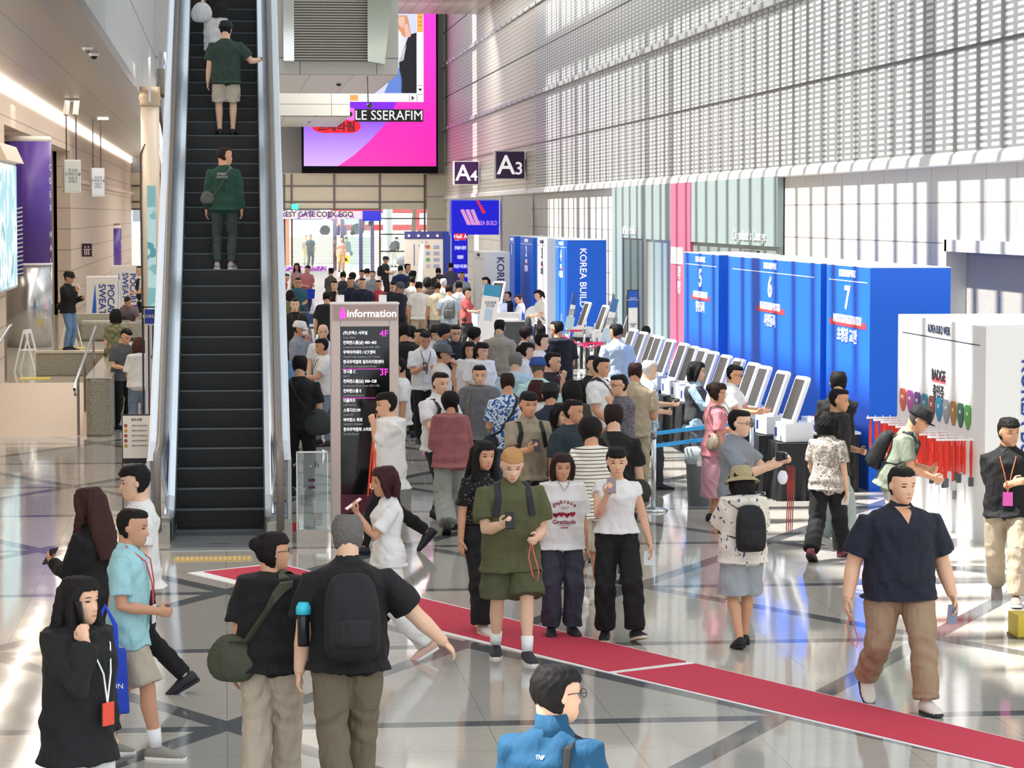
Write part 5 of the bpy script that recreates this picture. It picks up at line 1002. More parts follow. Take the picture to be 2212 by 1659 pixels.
def bake():
    dg = bpy.context.evaluated_depsgraph_get(); dg.update()
    for o, wr, HI, mats, ph in QUEUE:
        me = bpy.data.meshes.new_from_object(o.evaluated_get(dg)); me.name = o.name
        n = len(me.vertices); co = np.empty(n * 3); me.vertices.foreach_get('co', co); co = co.reshape(-1, 3)
        if wr and n:
            no = np.empty(n * 3); me.vertex_normals.foreach_get('vector', no); no = no.reshape(-1, 3); x, y, z = co.T
            if o.name.startswith('hair'): d = np.sin(x * 130 + 4 * np.sin(z * 30 + ph)) * np.sin(y * 110 + 3 * np.sin(z * 35)) 
            else: d = .7 * np.sin(26 * z + 6 * np.sin(9 * x + ph) + 5 * np.sin(7 * y + ph * 2)) * np.sin(13 * x + 11 * y + ph) + .5 * np.sin(48 * z + 30 * x * np.sign(x) + 9 * np.sin(5 * y + ph)) * (np.sin(15 * z + ph) > -.2)
            co = co + no * (d * wr)[:, None]; me.vertices.foreach_set('co', co.ravel())
        while len(me.materials) < len(mats): me.materials.append(None)
        for i, q in enumerate(mats): me.materials[i] = q
        m = len(me.polygons)
        me.polygons.foreach_set('material_index', np.zeros(m, dtype=np.int32))
        me.polygons.foreach_set('use_smooth', np.ones(m, dtype=bool)); me.update()
        o.modifiers.clear(); old = o.data; o.data = me; bpy.data.meshes.remove(old)
        if HI is not None:
            H_ = HI.inverted(); fd = (Matrix.Rotation(o.rotation_euler.z, 3, 'Z') @ (H_.to_3x3() @ Vector((0, -1, 0)))).normalized()
            if fd.dot((Vector((0, 0, H)) - o.location).normalized()) < -.25: continue
            bv = BVHTree.FromPolygons([v.co for v in me.vertices], [tuple(p_.vertices) for p_ in me.polygons]); dr = (H_.to_3x3() @ Vector((0, 1, 0))).normalized()
            def patch(nm, cx, cz, rx_, rz_, m_, tilt=0., bow=0.):
                V, Fc = [], []
                for j, rr in enumerate((0, .5, 1)):
                    for k in range(12):
                        t = 2 * math.pi * k / 12; x = rx_ * rr * math.cos(t); z = rz_ * rr * math.sin(t) + tilt * x - bow * x * x
                        q, n_, i_, d_ = bv.ray_cast(H_ @ Vector((cx + x, -.2, cz + z)), dr)
                        if q is None: return
                        V.append(q - dr * (.002 - .0012 * (rr == 1)))
                for j in (0, 1):
                    for k in range(12): k2 = (k + 1) % 12; Fc.append((j * 12 + k, j * 12 + k2, j * 12 + 12 + k2, j * 12 + 12 + k))
                e = bpy.data.meshes.new(nm); e.from_pydata(V, [], Fc); e.materials.append(m_); e.update(); w_ = bpy.data.objects.new(nm, e); col.objects.link(w_); w_.parent = o
            for s_ in (-1, 1):
                patch('eye', s_ * .033, .003, .0135, .0048, EYE, s_ * .08); patch('eyebrow', s_ * .034, .025, .0175, .0032, BROW, s_ * -.05, 7)
            patch('lips', 0, -.07, .021, .0062, LIP)

from mathutils.bvhtree import BVHTree
def settle():
    bpy.context.view_layer.update(); T = {}
    def tree(o):
        if o not in T: T[o] = BVHTree.FromPolygons([o.matrix_world @ v.co for v in o.data.vertices], [tuple(p.vertices) for p in o.data.polygons])
        return T[o]
    for sh, bt_ in HEMS:                     # a hanging hem lies over the trousers
        bv = tree(bt_); mw = sh.matrix_world; mi = mw.inverted()
        for v in sh.data.vertices:
            q, n, i, d = bv.find_nearest(mw @ v.co, .07)
            if q is not None and ((mw @ v.co) - q).dot(n) < .012: v.co = mi @ (q + n * .012)
    for o, sh, mg in PUSH:
        if sh is None: continue
        bv = tree(sh); mw = o.matrix_world; mi = mw.inverted(); o.data = o.data.copy(); W, sp, up = AXIS[sh]; A0 = W @ sp(0.); A1 = W @ sp(.5); ax = (A1 - A0).normalized(); LT = (A1 - A0).length
        for v in o.data.vertices:
            p = mw @ v.co; h_ = (p - A0).dot(ax); c = A0 + ax * h_; r = p - c; done = False
            if h_ < LT * 1.03 and r.length > .02:
                rn = r.normalized(); q, n, i, d = bv.ray_cast(c + rn * .45, -rn, .44)
                if q is not None and (q - c).length < r.length + .09:
                    done = True
                    if (q - c).length + mg > r.length: v.co = mi @ (q + rn * mg)
            elif h_ >= LT * 1.03:
                q, n, i, d = bv.ray_cast(p + ax * .3, -ax, .4)
                if q is not None:
                    done = True
                    if (q - A0).dot(ax) + mg > h_: v.co = mi @ (q + ax * mg)
            if not done:
                q, n, i, d = bv.find_nearest(p, .2)
                if q is not None and (p - q).dot(n) < mg: v.co = mi @ (q + n * mg)
    for nm, sh, sg in PROJ:
        o = nm; bv = tree(sh); mw = o.matrix_world; mi = mw.inverted(); fd = (sh.matrix_world.to_3x3() @ Vector((0, sg, 0))).normalized()
        for v in o.data.vertices:
            p = mw @ v.co; q, n, i, d = bv.ray_cast(p - fd * .6, fd, 1.)
            if q is not None: v.co = mi @ (q - fd * .008)
BK, NV, WH = '#0c0c0e', '#171d33', '#f2f1ef'
JN = '#7c90a6'
p = person
# ---- front row
P = p(190, 1047, 'woman with long brown hair in black seen from behind, phone out at left', F=-128, h=1.64, sex='f', hair='L', hairc='#3a201c', top='l' + BK, bot='p' + BK, arms='dp', toploose=.012, hem=-.18, wide=.02, legs='x')
phone(P, 1, 'dark phone in hand of the long brown haired woman at left', '#3a2a2c')
P = p(287, 998, 'man in white tee facing left beside the escalator foot', F=-85, h=1.73, top='t' + WH, bot='p' + BK, legs='w', hair='S', arms='dl', toploose=.012)
P = p(290, 1092, 'man in pale blue shirt and beige shorts carrying a blue tote bag', F=78, h=1.63, top='t#a9dbe2', bot='s#bfb3a0', hair='s', arms='lD', legs=((-.08, -.2, 0, 0, -4), (.08, .2, 0, 0, 4)), sock='#f0f0f0', shoe='#8d887e', collar='#a9dbe2', lany=('#c84848', '#f0f0f0', 1), wide=.02, sole='#f0eee8', hem=-.14)
MAN = P
g = P['W'] @ P['AR'][0][1]; t = thing('tote_bag', 'bright blue tote bag hanging from arm of man in pale blue shirt', 'bag', (g.x - .1, g.y - .09, g.z - .7)); t.rotation_euler = (0, 0, R(8))
MB().prism([(-.13, 0), (.15, .02), (.13, .44), (-.12, .42)], -.03, .03, 1).build('bag_body', M('#1440c0', .6, kind='cloth'), t, bevel=.012)
for s in (-.035, .035): MB().tube([(-.07, s, .42), (-.06, s, .6), (0, s * .5, .72), (.06, s, .6), (.07, s, .42)], [(.014, .003)] * 5, 6).build('strap', M('#1440c0', .6), t)
txt('EDISON', .05, (.02, -.035, .2), *FY, WHITE, t)
held(P, 1, MB().prism([(-.16, -.22), (.14, -.3), (.2, .02), (-.1, .1)], -.012, .012, 0), 'folder', M('#4caa38', .5), 'green folder held behind man in pale blue shirt', 'folder', (0, .03, -.05))
P = p(172, 1238, 'woman in loose black shirt and white trousers talking on phone', F=52, h=1.65, sex='f', hair='L', top='l' + BK, bot='p' + WH, arms='ed', toploose=.035, hem=-.2, lany=('#f4f4f4', '#e04a38', 1), hy=0, hp=0)
phone(P, 0, 'phone at the ear of the woman in black', BK, rotx=-10, rz=70, off=(.01, .03, .05))
P = p(588, 1143, 'woman in black tee and beige wide trousers seen from behind', F=168, h=1.6, sex='f', hair='u', top='t' + BK, bot='p#c9b9a4', arms='ld', toploose=.02, hy=-62, hp=0, wide=.035, w=1.1, legs='x', glasses=True, hairc='#150d0f')
shoulder_bag(P, 'olive crossbody bag on the back of woman in beige trousers', '#474a38', side=1, sz=1.25, strapw=.032)
P = p(750, 1103, 'grey haired man in black polo and olive trousers from behind', F=182, h=1.75, hair='m', hairc='#66625e', top='t' + BK, bot='p#766b56', arms='wd', w=1.22, wide=.028, collar=BK, legs='x', toploose=.01)
backpack(P, 'black backpack on the grey haired man', '#0a0a0d', 1.12)
g = P['W'] @ Vector((.27, .12, 1.1)); t = thing('water_bottle', 'turquoise capped bottle in backpack side pocket of grey haired man', 'bottle', g); MB().lathe([(.035, -.12), (.035, .06), (.02, .08)], n=16).build('bottle_body', M('#15161c', .3), t, smooth=True); MB().lathe([(.045, .07), (.045, .11), (.03, .14)], n=16).build('cap', M('#38c4dc', .4), t, smooth=True)
P = p(828, 1003, 'woman in white tee and white trousers walking left with phone', F=-82, h=1.57, sex='f', hair='b', hairc='#3c1a1e', top='t' + WH, bot='p#f0eeea', arms='dq', legs='w', wide=.025, shoe='#d8b0a0', hem=-.06)
phone(P, 1, 'pink phone held up by woman in white', '#f0c8b8', rotx=-55)
P = p(832, 843, 'man in white shirt striding left with hand at his mouth', F=-80, h=1.72, hair='S', top='t' + WH, bot='p' + BK, arms='dc', toploose=.03, hem=-.2, legs=((-.08, .42, .12, 45, 0), (.08, -.3, 0, -6, 0)))
WM = P
P = p(1047, 948, 'woman in black dotted blouse and black wide trousers', F=22, h=1.62, sex='f', hair='L', top='t' + BK, bot='p#0e0e12', arms='dl', wide=.045, topk=dict(kind='spots', n=42, w=.16, c2='#d8d8d8'), belt='#a84848', legs='x', shoe='#d8ccc0', hem=.06)
P = p(1108, 968, 'blond short haired man in olive shirt and shorts looking at phone', F=3, h=1.7, w=1.2, hair='m', hairc='#b98a58', top='t#5b5c3c', bot='s#55573a', arms='pl', hp=22, legs=((-.1, .16, .0, 0, -8), (.1, -.22, 0, 0, 6)), sock='#f4f4f4', shoe='#20202c', sole='#e8e0d4', collar='#5b5c3c', wide=.05, hem=-.2, toploose=.015)
phone(P, 0, 'black phone in hand of blond man in olive', BK)
for s in (-1, 1): 
    t = P['o']; sp, fw, X_, bk = P['sp'], P['fw'], P['X'], P['bk']
    h_ = MB().tube(dense([sp(.5) + X_ * s * .11 + bk * .03, sp(.5) + X_ * s * .12 + fw * .06, sp(.4) + X_ * s * .125 + fw * .172, sp(.25) + X_ * s * .15 + fw * .17]), [(.026, .007)] * 13, 8, hint=(1, 0, 0)).build('backpack_strap', M('#23252e', .7), t); PUSH.append((h_, P['top'], .006))
def loop_lany(P, side, label, c='#e86a6a', L_=.32, off=(0, 0, 0)):
    g = P['W'] @ P['AR'][side][3] + P['rot'] @ Vector(off); b = MB(); b.tube([(0, 0, 0), (.02, 0, -L_ * .3), (.06, 0, -L_ * .75), (.05, 0, -L_), (.01, 0, -L_ * .85), (-.02, 0, -L_ * .4), (0, 0, 0)], .005, 6)
    o = b.build('lanyard', M(c, .6), None, world=True); o.location = g; return tag(o, label, 'lanyard')
loop_lany(P, 1, 'pink lanyard loop dangling from blond man in olive')
P = p(1215, 975, 'woman in white printed tee and dark jeans', F=2, h=1.53, sex='f', hair='b', hairc='#2a1a18', top='t' + WH, bot='p#3e4150', arms='dd', toploose=.02, wide=.03, hem=-.1, w=1.05, shoe='#1c1c22')
o = P['o']; sp, fw = P['sp'], P['fw']; RP = M('#a8323e', .7); yy = -.152 * P['K']
def T_on(P, s, size, t, x=0, c=RP, bold=.02, d=.158):
    q = (P['sp'](t) + P['fw'] * d) * P['K']; o_ = txt(s, size, (x, q.y, q.z), *FY, c, P['o'], bold); PROJ.append((o_, P['top'], 1)); return o_
for k, ch in enumerate('Embrace'): a = (k - 3) * .029; T_on(P, ch, .046, .365 - 5 * a * a, a)
T_on(P, 'Gratitude', .05, .17); T_on(P, 'all the beautiful moments', .01, .14, bold=.01); T_on(P, 'YOU ARE LOVED\nEVERY DAY', .011, .305, bold=.01)
def heart(P, x, t, r, d=.16, c='#c43050'):
    q = (P['sp'](t) + P['fw'] * d) * P['K']; h_ = MB().prism([(x + r * .062 * 16 * math.sin(a) ** 3, q.z + r * .062 * (13 * math.cos(a) - 5 * math.cos(2 * a) - 2 * math.cos(3 * a) - math.cos(4 * a))) for a in [2 * math.pi * i / 28 for i in range(28)]], q.y - .003, q.y, 1).build('heart_print', M(c, .7), P['o']); PROJ.append((h_, P['top'], 1))
for i, x in enumerate((-.072, -.026, .022, .07)): heart(P, x, .235 + (i % 2) * .008, .026, c='#c43050' if i % 2 else '#b02848')
for x in (-.02, 0, .02): heart(P, x, .115, .009)
sp = P['sp']; h_ = MB().tube([(sp(.5) + P['X'] * s * a + P['fw'] * d) * P['K'] for s, a, t_, d in ()] or [(-.06, -.06, 1.36), (-.035, -.14, 1.29), (0, -.158, 1.235), (.035, -.14, 1.29), (.06, -.06, 1.36)], .003, 5).build('necklace', M('#8a5a50', .4, .5), P['o']); PUSH.append((h_, P['top'], .003))
held(P, 1, MB().box(-.03, .03, -.004, .004, -.05, .04), 'badge_card', WHITE, 'white card in hand of woman in printed tee', 'card')
loop_lany(P, 0, 'coral lanyard loop in hand of woman in printed tee', '#e86a58', .25)
P = p(1333, 962, 'woman in white cap sleeve top and black flared trousers', F=-6, h=1.6, sex='f', hair='y', top='n' + WH, bot='p' + BK, arms='qa', hem=.04, toploose=.01, wide=.03, legs=((-.1, .0, 0, 0, -6), (.16, -.16, .02, -14, 20)), shoe='#16161a', sole='#d8c8b0')
phone(P, 0, 'phone held up by woman in white cap sleeve top', '#8a7a80')
held(P, 1, MB().box(-.045, .045, -.01, .01, -.09, .03), 'paper_cup', M('#e8ecec', .6), 'crumpled white paper in lowered hand of woman in black trousers', 'paper')
P = p(1273, 897, 'person in striped tee and beige shorts behind the front women', F=205, h=1.7, hair='C', hairc='#150f10', top='t' + '#efe9dc', topk=dict(kind='stripe', n=30, w=.22, c2='#4a4038'), bot='s#d8cdb8', arms='lk', toploose=.02, wide=.03, hy=-20, glasses=True, sock='#d8d8d8', shoe='#e8e4dc')
P = p(1325, 868, 'man in black tee with dark strap bag seen from behind', F=178, h=1.72, hair='S', hairc='#241414', top='t' + BK, bot='p#7c7a70', w=1.1, arms='dd', glasses=True)
shoulder_bag(P, 'dark olive bag behind woman in white cap sleeve top', '#2e3028', side=-1, sz=.85, cross=True)
P = p(2180, 898, 'man in black polo with badge on orange lanyard at right edge', F=-15, h=1.72, hy=30, top='t' + BK, bot='p#b8a890', arms='fd', lany=('#b06040', '#c850a0', 1), w=1.12, legs='W', shoe='#8a8078', collar=BK, wide=.02, hair='S')
P = p(1950, 1002, 'heavy man in navy open neck polo and khaki trousers', F=4, h=1.76, w=1.36, hair='s', hy=14, top='t#151a2c', bot='p#a68c70', arms='aa', legs=((-.14, .3, .1, 38, -4), (.12, -.26, 0, -4, 6)), shoe='#d9cfc6', sole='#2a2a2e', wide=.03, collar='#151a2c', toploose=.008, hem=-.12)
z1, z2 = (P['sp'](.53) * P['K']).z, (P['sp'](.42) * P['K']).z; mb = MB()
for i in range(10):
    for k in range(6): g = lambda i, k: ((k / 6 - .5) * .12 * (1 - i / 10), -.3, z1 + (z2 - z1) * i / 10); mb.quad(g(i, k), g(i + 1, k), g(i + 1, k + 1), g(i, k + 1))
h_ = mb.build('open_neckline', M('#cf9c7c', .55), P['o']); PROJ.append((h_, P['top'], 1))
phone(P, 1, 'grey blue phone in hand of heavy man in navy', '#8a90a8', rotx=12, off=(0, 0, -.04)); loop_lany(P, 0, 'thin coral lanyard loop in hand of heavy man in navy', '#d86a60', .26)
P = p(2000, 878, 'man in black cap and grey green shirt choosing at the lanyard wall', F=72, h=1.68, lean=22, hp=18, top='t#87917f', bot='p#c9c5bd', arms='kp', cap='c' + BK, hair='s', hairc='#4a4644', glasses=True)
backpack(P, 'black backpack on the man in the black cap', '#14161c', .95)
P = p(1790, 885, 'woman in mottled grey blouse and black trousers walking away', F=150, h=1.55, sex='f', hair='b', hairc='#0b090b', top='t#9a9088', topk=dict(kind='patch', n=26, c2='#c8bfb4', c3='#5c5450'), bot='p#101013', arms='dF', legs='w', toploose=.012, wide=.035, hem=-.08, shoe='#7a3248')
phone(P, 0, 'white phone in hand of woman in mottled blouse', '#e8e4e0', rotx=20)
P = p(1815, 835, 'man in black tee and pale jeans reaching hand to the right', F=66, h=1.68, hair='s', top='t' + BK, bot='p#a7b4b8', arms='wl', wide=.05, toploose=.02, hem=-.14, shoe='#dfe0e2', legs='x')
P = p(1812, 798, 'man in black with white mask strap behind the man in black tee', F=150, h=1.76, hair='S', top='l' + BK, bot='p' + BK, arms='cl', hy=20)
P = p(1600, 1005, 'woman in khaki bucket hat and floral shirt with black backpack', F=186, h=1.47, sex='f', cap='k#b0a27a', hair='b', top='t#e4dccf', topk=dict(kind='patch', n=22, w=.5, c2='#e8e2d8', c3='#5c5c80'), bot='s#a9afb6', arms='kk', toploose=.03, wide=.06, w=1.1, shoe='#121214', legs='x', hp=14)
backpack(P, 'black backpack on woman in khaki bucket hat', '#111118', 1.0)
P = p(1600, 880, 'man in grey short sleeved shirt raising a camera', F=62, h=1.7, hair='s', glasses=True, top='t#8e949c', bot='p#8c8f97', arms=((.0, -.42, -.12, .8), (-.08, -.44, -.1, .8)), w=1.15, hem=-.16, collar='#8e949c')
held(P, 0, MB().box(-.06, .06, -.03, .03, -.03, .05).box(-.03, .03, -.06, -.03, -.02, .035), 'camera', M('#23242a', .4), 'small dark camera in raised hands of man in grey shirt', 'camera', (0, 0, .05))
g = P['W'] @ P['AR'][0][3]; t = thing('face_mask', 'white face mask dangling below the camera', 'mask', g + Vector((.02, 0, -.14))); MB().ell((0, 0, 0), (.05, .02, .07)).build('mask_body', M('#e8ebf4', .8), t, smooth=True)
for i in range(4):
    o = MB().tube([(0, 0, 0), (.008, 0, -.3), (.0, .01, -.62), (.02, 0, -.02)], .005, 5).build('lanyard', M('#a03830', .6), None, world=True); o.location = g + Vector((.06 + i * .02, .01 * i, -.03)); tag(o, 'dark red lanyard hanging from hands of man raising a camera', 'lanyard', 'dark red lanyards below the camera')
P = p(1553, 823, 'woman in pink top and long pink skirt trousers with glasses', F=98, h=1.6, sex='f', hair='u', hairc='#2c1a16', top='t#dc8c98', bot='d#cb98a8', arms='dk', glasses=True, shoe='#201818', hp=8, w=1.05)
shoulder_bag(P, 'taupe bag behind woman in pink', '#8a7c6c', side=-1, cross=False, sz=.9, drop=-.1)
P = p(1507, 778, 'staff member in pale blue shirt and dark vest at kiosks', F=72, h=1.64, sex='f', hair='b', hairc='#0c0a0b', top='l#b9d9ee', bot='p#5d6169', vest='#3a3c42', arms='kl', wide=.02)
P = p(1592, 785, 'staff member in white shirt and glasses behind woman in pink', F=62, h=1.66, hair='s', top='t#f3f3f1', bot='p#2a2a30', arms='kk', glasses=True, collar='#f3f3f1', hp=14)
# ---- middle crowd (u, v, F, height, sex, hair, top, bottom, arms, extra, label)
S_ = [
 (1405, 775, 100, 1.66, 'm', 'S', 't#8fb0cc', 'p#3a3d44', 'lk', dict(hairc='#c9c5c0', mask=True, topk=dict(kind='patch', n=18, c2='#dfe9ee', c3='#4a6c98')), 'white haired man in blue patterned shirt and mask'),
 (1373, 779, 160, 1.72, 'm', 's', 't#b6a88e', 'p#c9ba9c', 'lp', dict(hairc='#2c1612', w=1.12, collar='#b6a88e'), 'man in beige shirt and beige trousers with brown hair'),
 (1335, 805, -68, 1.68, 'm', 's', 't#4b4952', 'p#2c2c30', 'lc', dict(glasses=True, w=1.1, topk=dict(kind='patch', n=60, c2='#77747e')), 'man in dark speckled shirt with glasses, hand at chin'),
 (1301, 768, 62, 1.72, 'm', 's', 't#f4f3f1', 'p#b8ab98', 'Fl', dict(w=1.15, hairc='#1a1614'), 'man in white tee with thin black strap facing the kiosks'),
 (1284, 764, 20, 1.72, 'm', 's', 't#15151a', 'p#202024', 'dd', {}, 'man in black just behind the man in white tee with strap'),
 (1330, 697, 192, 1.74, 'm', 'S', 't#c6d9ea', 'p#33363e', 'll', dict(w=1.15, hy=30, collar='#c6d9ea'), 'big man in pale blue shirt facing the kiosks'),
 (1397, 708, 0, 1.6, 'm', 'S', 't#e8dccb', 'p#2a2a30', 'kk', dict(lean=38, hp=30), 'staff member bending down behind the far kiosks'),
 (1202, 690, 195, 1.78, 'm', 's', 't#0f1220', 'p#14161c', 'll', dict(glasses=True, hy=35, toploose=.03, hem=-.16, w=1.1), 'tall man in dark navy loose tee with glasses'),
 (1172, 717, 88, 1.72, 'm', 's', 't#f3f3f2', 'p#2a2c30', 'dl', dict(w=1.1), 'man in white tee looking right beside tall navy man'),
 (1168, 700, 185, 1.58, 'm', 'S', 't#3c3a3c', 'p#222226', 'dd', dict(hairc='#1d1412'), 'dark haired man behind man in white tee'),
 (1140, 737, 85, 1.62, 'f', 'y', 't#eef0f4', 'p#33363e', 'dl', {}, 'woman in white shirt with tied black hair looking right'),
 (1138, 703, 95, 1.64, 'f', 'C', 't#e8e4de', 'p#3a3a40', 'dl', dict(hairc='#2a1516', mask=True, bp='#24262c'), 'woman with curly dark hair and a mask'),
 (1113, 757, 188, 1.7, 'm', 'm', 't#b8d4e6', 'p#4a4c52', 'll', dict(hairc='#77736e', w=1.15, hy=-20), 'grey haired man in light blue shirt with dark strap'),
 (1161, 769, 186, 1.72, 'm', 's', 't#bfe4e4', 'p#4a4640', 'll', dict(cap='c#2c4f9c', w=1.15, hairc='#55504c'), 'man in blue cap and mint shirt seen from behind'),
 (1196, 757, 68, 1.74, 'm', 's', 't#1f1a20', 'p#1c1c20', 'cd', dict(lany=('#8a3a38', '#ffffff', 1), w=1.05), 'man in dark shirt with red lanyard, fist at chin'),
 (1095, 801, 186, 1.68, 'm', 's', 't#2f5f9c', 'p#4a5a78', 'll', dict(hairc='#2c1512', topk=dict(kind='patch', n=26, c2='#dfeaf4', c3='#1f4a8c'), w=1.05), 'man in blue and white floral shirt seen from behind'),
 (1160, 817, 165, 1.62, 'f', 'b', 't#efe9ea', 'p#3a3a44', 'll', dict(hairc='#3a1818'), 'woman with dark red bob behind the floral shirt man'),
 (1188, 824, 182, 1.7, 'm', 's', 't#20263c', 'p#1c1c22', 'dd', dict(cap='c#15161c', w=1.15, collar='#20263c'), 'man in dark cap and navy polo seen from behind'),
 (1235, 818, 190, 1.64, 'f', 'b', 't#3c3634', 'p#222226', 'lp', dict(hairc='#0e0b0c', toploose=.02), 'woman with black bob looking at her phone from behind'),
 (1143, 842, 12, 1.72, 'm', 'S', 't#ab9d86', 'p#1c1c22', 'pd', dict(collar='#ab9d86', strapb='#17181c', toploose=.012, ph='dark phone in hand of man in beige shirt with backpack straps'), 'man in beige shirt with black backpack straps reading phone'),
 (1213, 868, 10, 1.56, 'f', 'b', 't#141418', 'p#16161a', 'dd', dict(hy=20), 'woman in black partly hidden behind man in teal shirt'),
 (1240, 858, 42, 1.66, 'm', 's', 't#27363f', 'p#1c1e24', 'dd', dict(w=1.2, hy=20), 'broad man in dark teal shirt looking right'),
 (1036, 785, 0, 1.68, 'm', 's', 't#6d6e74', 'p#17171b', 'dd', dict(toploose=.03, hem=-.14, w=1.05), 'tall man in grey loose tee and black trousers'),
 (972, 842, 182, 1.6, 'f', 'C', 'l#ab686c', 'p#a9ada5', 'Fl', dict(hairc='#180d10', toploose=.03, wide=.06, legs='w', shoe='#26332e'), 'woman in mauve knit top and pale wide trousers walking away'),
 (953, 800, 32, 1.72, 'm', 's', 't#f1f0f2', 'p#20242c', 'kp', dict(w=1.15, strapb='#15151a', collar='#f1f0f2', cam=1), 'man in white polo holding a camera at his chest'),
 (960, 742, 72, 1.7, 'm', 's', 't#ebe4da', 'p#26282e', 'lc', dict(cap='c#5c5e62', w=1.05), 'man in grey cap and cream shirt pointing right'),
 (1042, 737, 22, 1.66, 'f', 'y', 't#f2f3f6', 'p#20222a', 'dl', dict(toploose=.02, w=1.1, hy=20), 'woman in white shirt with pulled back hair'),
 (1014, 735, 0, 1.64, 'f', 'L', 't#f2f2f4', 'p#16161c', 'dd', dict(toploose=.02), 'woman with very long black hair in white tee'),
 (1080, 687, 162, 1.74, 'm', 's', 't#aaa496', 'p#14161e', 'dD', dict(w=1.15, collar='#aaa496'), 'man in taupe shirt and black trousers at the counter'),
 (1026, 704, 95, 1.68, 'm', 'C', 't#e9e9e6', 'p#33353c', 'll', dict(hairc='#16110f'), 'person with thick dark bob hair before white panels'),
 (985, 700, 6, 1.74, 'm', 's', 't#171c30', 'p#14151c', 'ff', dict(glasses=True, collar='#171c30', w=1.1), 'man in navy polo and glasses with folded arms'),
 (960, 697, 58, 1.7, 'm', 'C', 't#76889a', 'p#2c3038', 'dl', dict(hairc='#24262a'), 'person in denim shirt with dark hat like hair'),
 (940, 704, -8, 1.62, 'f', 'b', 't#e6e4e8', 'p#2a2c34', 'll', dict(hp=32), 'woman with black hair looking down'),
 (920, 714, 4, 1.76, 'm', 's', 't#f3f4f6', 'p#15161b', 'pp', dict(hp=26, lany=('#4a4c60', '#dfe4ee', 1), collar='#f3f4f6', w=1.08, ph='dark red phone in hands of man in white shirt'), 'man in white shirt looking down at phone in both hands'),
 (907, 707, -85, 1.7, 'm', 's', 't#2a2628', 'p#222226', 'dd', {}, 'dark haired man behind the man in white shirt'),
 (873, 697, 178, 1.76, 'm', 'S', 't#101013', 'p#121317', 'dd', dict(w=1.2, hem=-.16), 'big man in black tee at right edge of information totem'),
 (888, 702, 150, 1.68, 'm', 'C', 't#1c1c20', 'p#202024', 'dd', {}, 'second dark haired man beside the big man in black tee'),
 (858, 770, -88, 1.66, 'm', 's', 't#f1f1f0', 'p#1c1e24', 'dd', dict(w=1.05), 'person in white tee mostly behind the information totem'),
 (648, 764, 172, 1.76, 'm', 'S', 't#101014', 'p#0f1015', 'll', dict(w=1.1, bag='dark grey messenger bag on back of man in black'), 'man in black tee and black trousers with messenger bag'),
 (693, 728, -78, 1.64, 'm', 'm', 't#f0efee', 'p#8496a6', 'dk', dict(lany=('#2c2a34', '#202028', 1), w=1.1), 'man in white polo and jeans looking at his hands'),
 (698, 698, 2, 1.68, 'm', 'x', 't#eceff2', 'p#50545c', 'dd', dict(collar='#eceff2'), 'bald smiling older man in white polo'),
 (649, 692, 62, 1.66, 'm', 's', 'l#98a0ac', 'p#5a5e66', 'lc', dict(cap='c#f1efee', mask=True, toploose=.01), 'person in white cap and mask with grey shirt'),
 (604, 735, 175, 1.62, 'm', 's', 't#6f98c0', 'p#3a4048', 'dd', {}, 'person in blue shirt mostly hidden by the escalator'),
 (706, 628, 178, 1.72, 'm', 's', 't#151518', 'p#1c1c20', 'dd', dict(toploose=.02), 'man in black tee seen from behind, left of the totem'),
 (637, 642, 2, 1.76, 'm', 's', 't#121215', 'p#17171b', 'dd', dict(lany=('#8a2c34', '#333338', 1)), 'man in black tee with red lanyard facing camera'),
 (627, 625, 172, 1.6, 'f', 'b', 't#6f7350', 'p#4c4c48', 'dd', {}, 'woman with black bob and olive top'),
 (609, 650, 90, 1.62, 'm', 's', 't#d8dc4a', 'p#4a4c50', 'dd', {}, 'person in yellow green shirt beside the escalator side'),
 (644, 598, 5, 1.7, 'm', 's', 't#2f6474', 'p#3a4048', 'll', dict(glasses=True), 'man in teal shirt with glasses looking down'),
 (723, 604, 8, 1.72, 'm', 's', 't#17151a', 'p#1c1c20', 'fc', dict(w=1.05), 'man in black tee with hand on mouth above the totem'),
 (757, 597, 4, 1.74, 'm', 's', 't#161d36', 'p#1c1f28', 'dd', dict(w=1.05), 'man in navy polo above the totem, left of the pair'),
 (783, 599, -4, 1.74, 'm', 's', 't#141a30', 'p#1c1f28', 'dd', dict(w=1.08, lany=('#3c3c50', '#f2f2f4', 1)), 'man in navy polo with white badge, right of the pair'),
 (818, 603, 0, 1.68, 'm', 's', 't#c64650', 'p#2c3040', 'dd', dict(strapb='#2a1c24'), 'man in red shirt with backpack straps'),
 (850, 607, 5, 1.7, 'm', 's', 't#1a2230', 'p#1c1f28', 'kk', dict(hp=24), 'man in dark tee looking down right of the red shirt'),
 (866, 609, 30, 1.68, 'm', 's', 't#1c2030', 'p#1c1f28', 'dd', dict(cap='c#55565c', hp=16), 'man in grey cap beside the man in dark tee'),
 (892, 595, 150, 1.74, 'm', 's', 't#e9e3da', 'p#9a8f80', 'dd', {}, 'man in cream shirt and taupe trousers from behind'),
 (905, 606, 176, 1.76, 'm', 's', 't#f3f2ee', 'p#cfc0a4', 'ld', dict(legs='w', toploose=.015), 'man in white tee and beige trousers walking away'),
 (920, 602, 190, 1.6, 'm', 's', 't#d8a848', 'p#5c5f66', 'dd', {}, 'person in mustard shirt behind the walking man in white tee'),
 (944, 607, 184, 1.74, 'm', 's', 't#efe6c8', 'p#8d9296', 'dd', dict(w=1.05), 'man in pale yellow tee and grey trousers from behind'),
 (970, 613, 176, 1.74, 'm', 's', 't#b9cbdc', 'p#4e5a6c', 'dl', dict(w=1.05, bp='#6b6e72'), 'man in light blue shirt with grey backpack'),
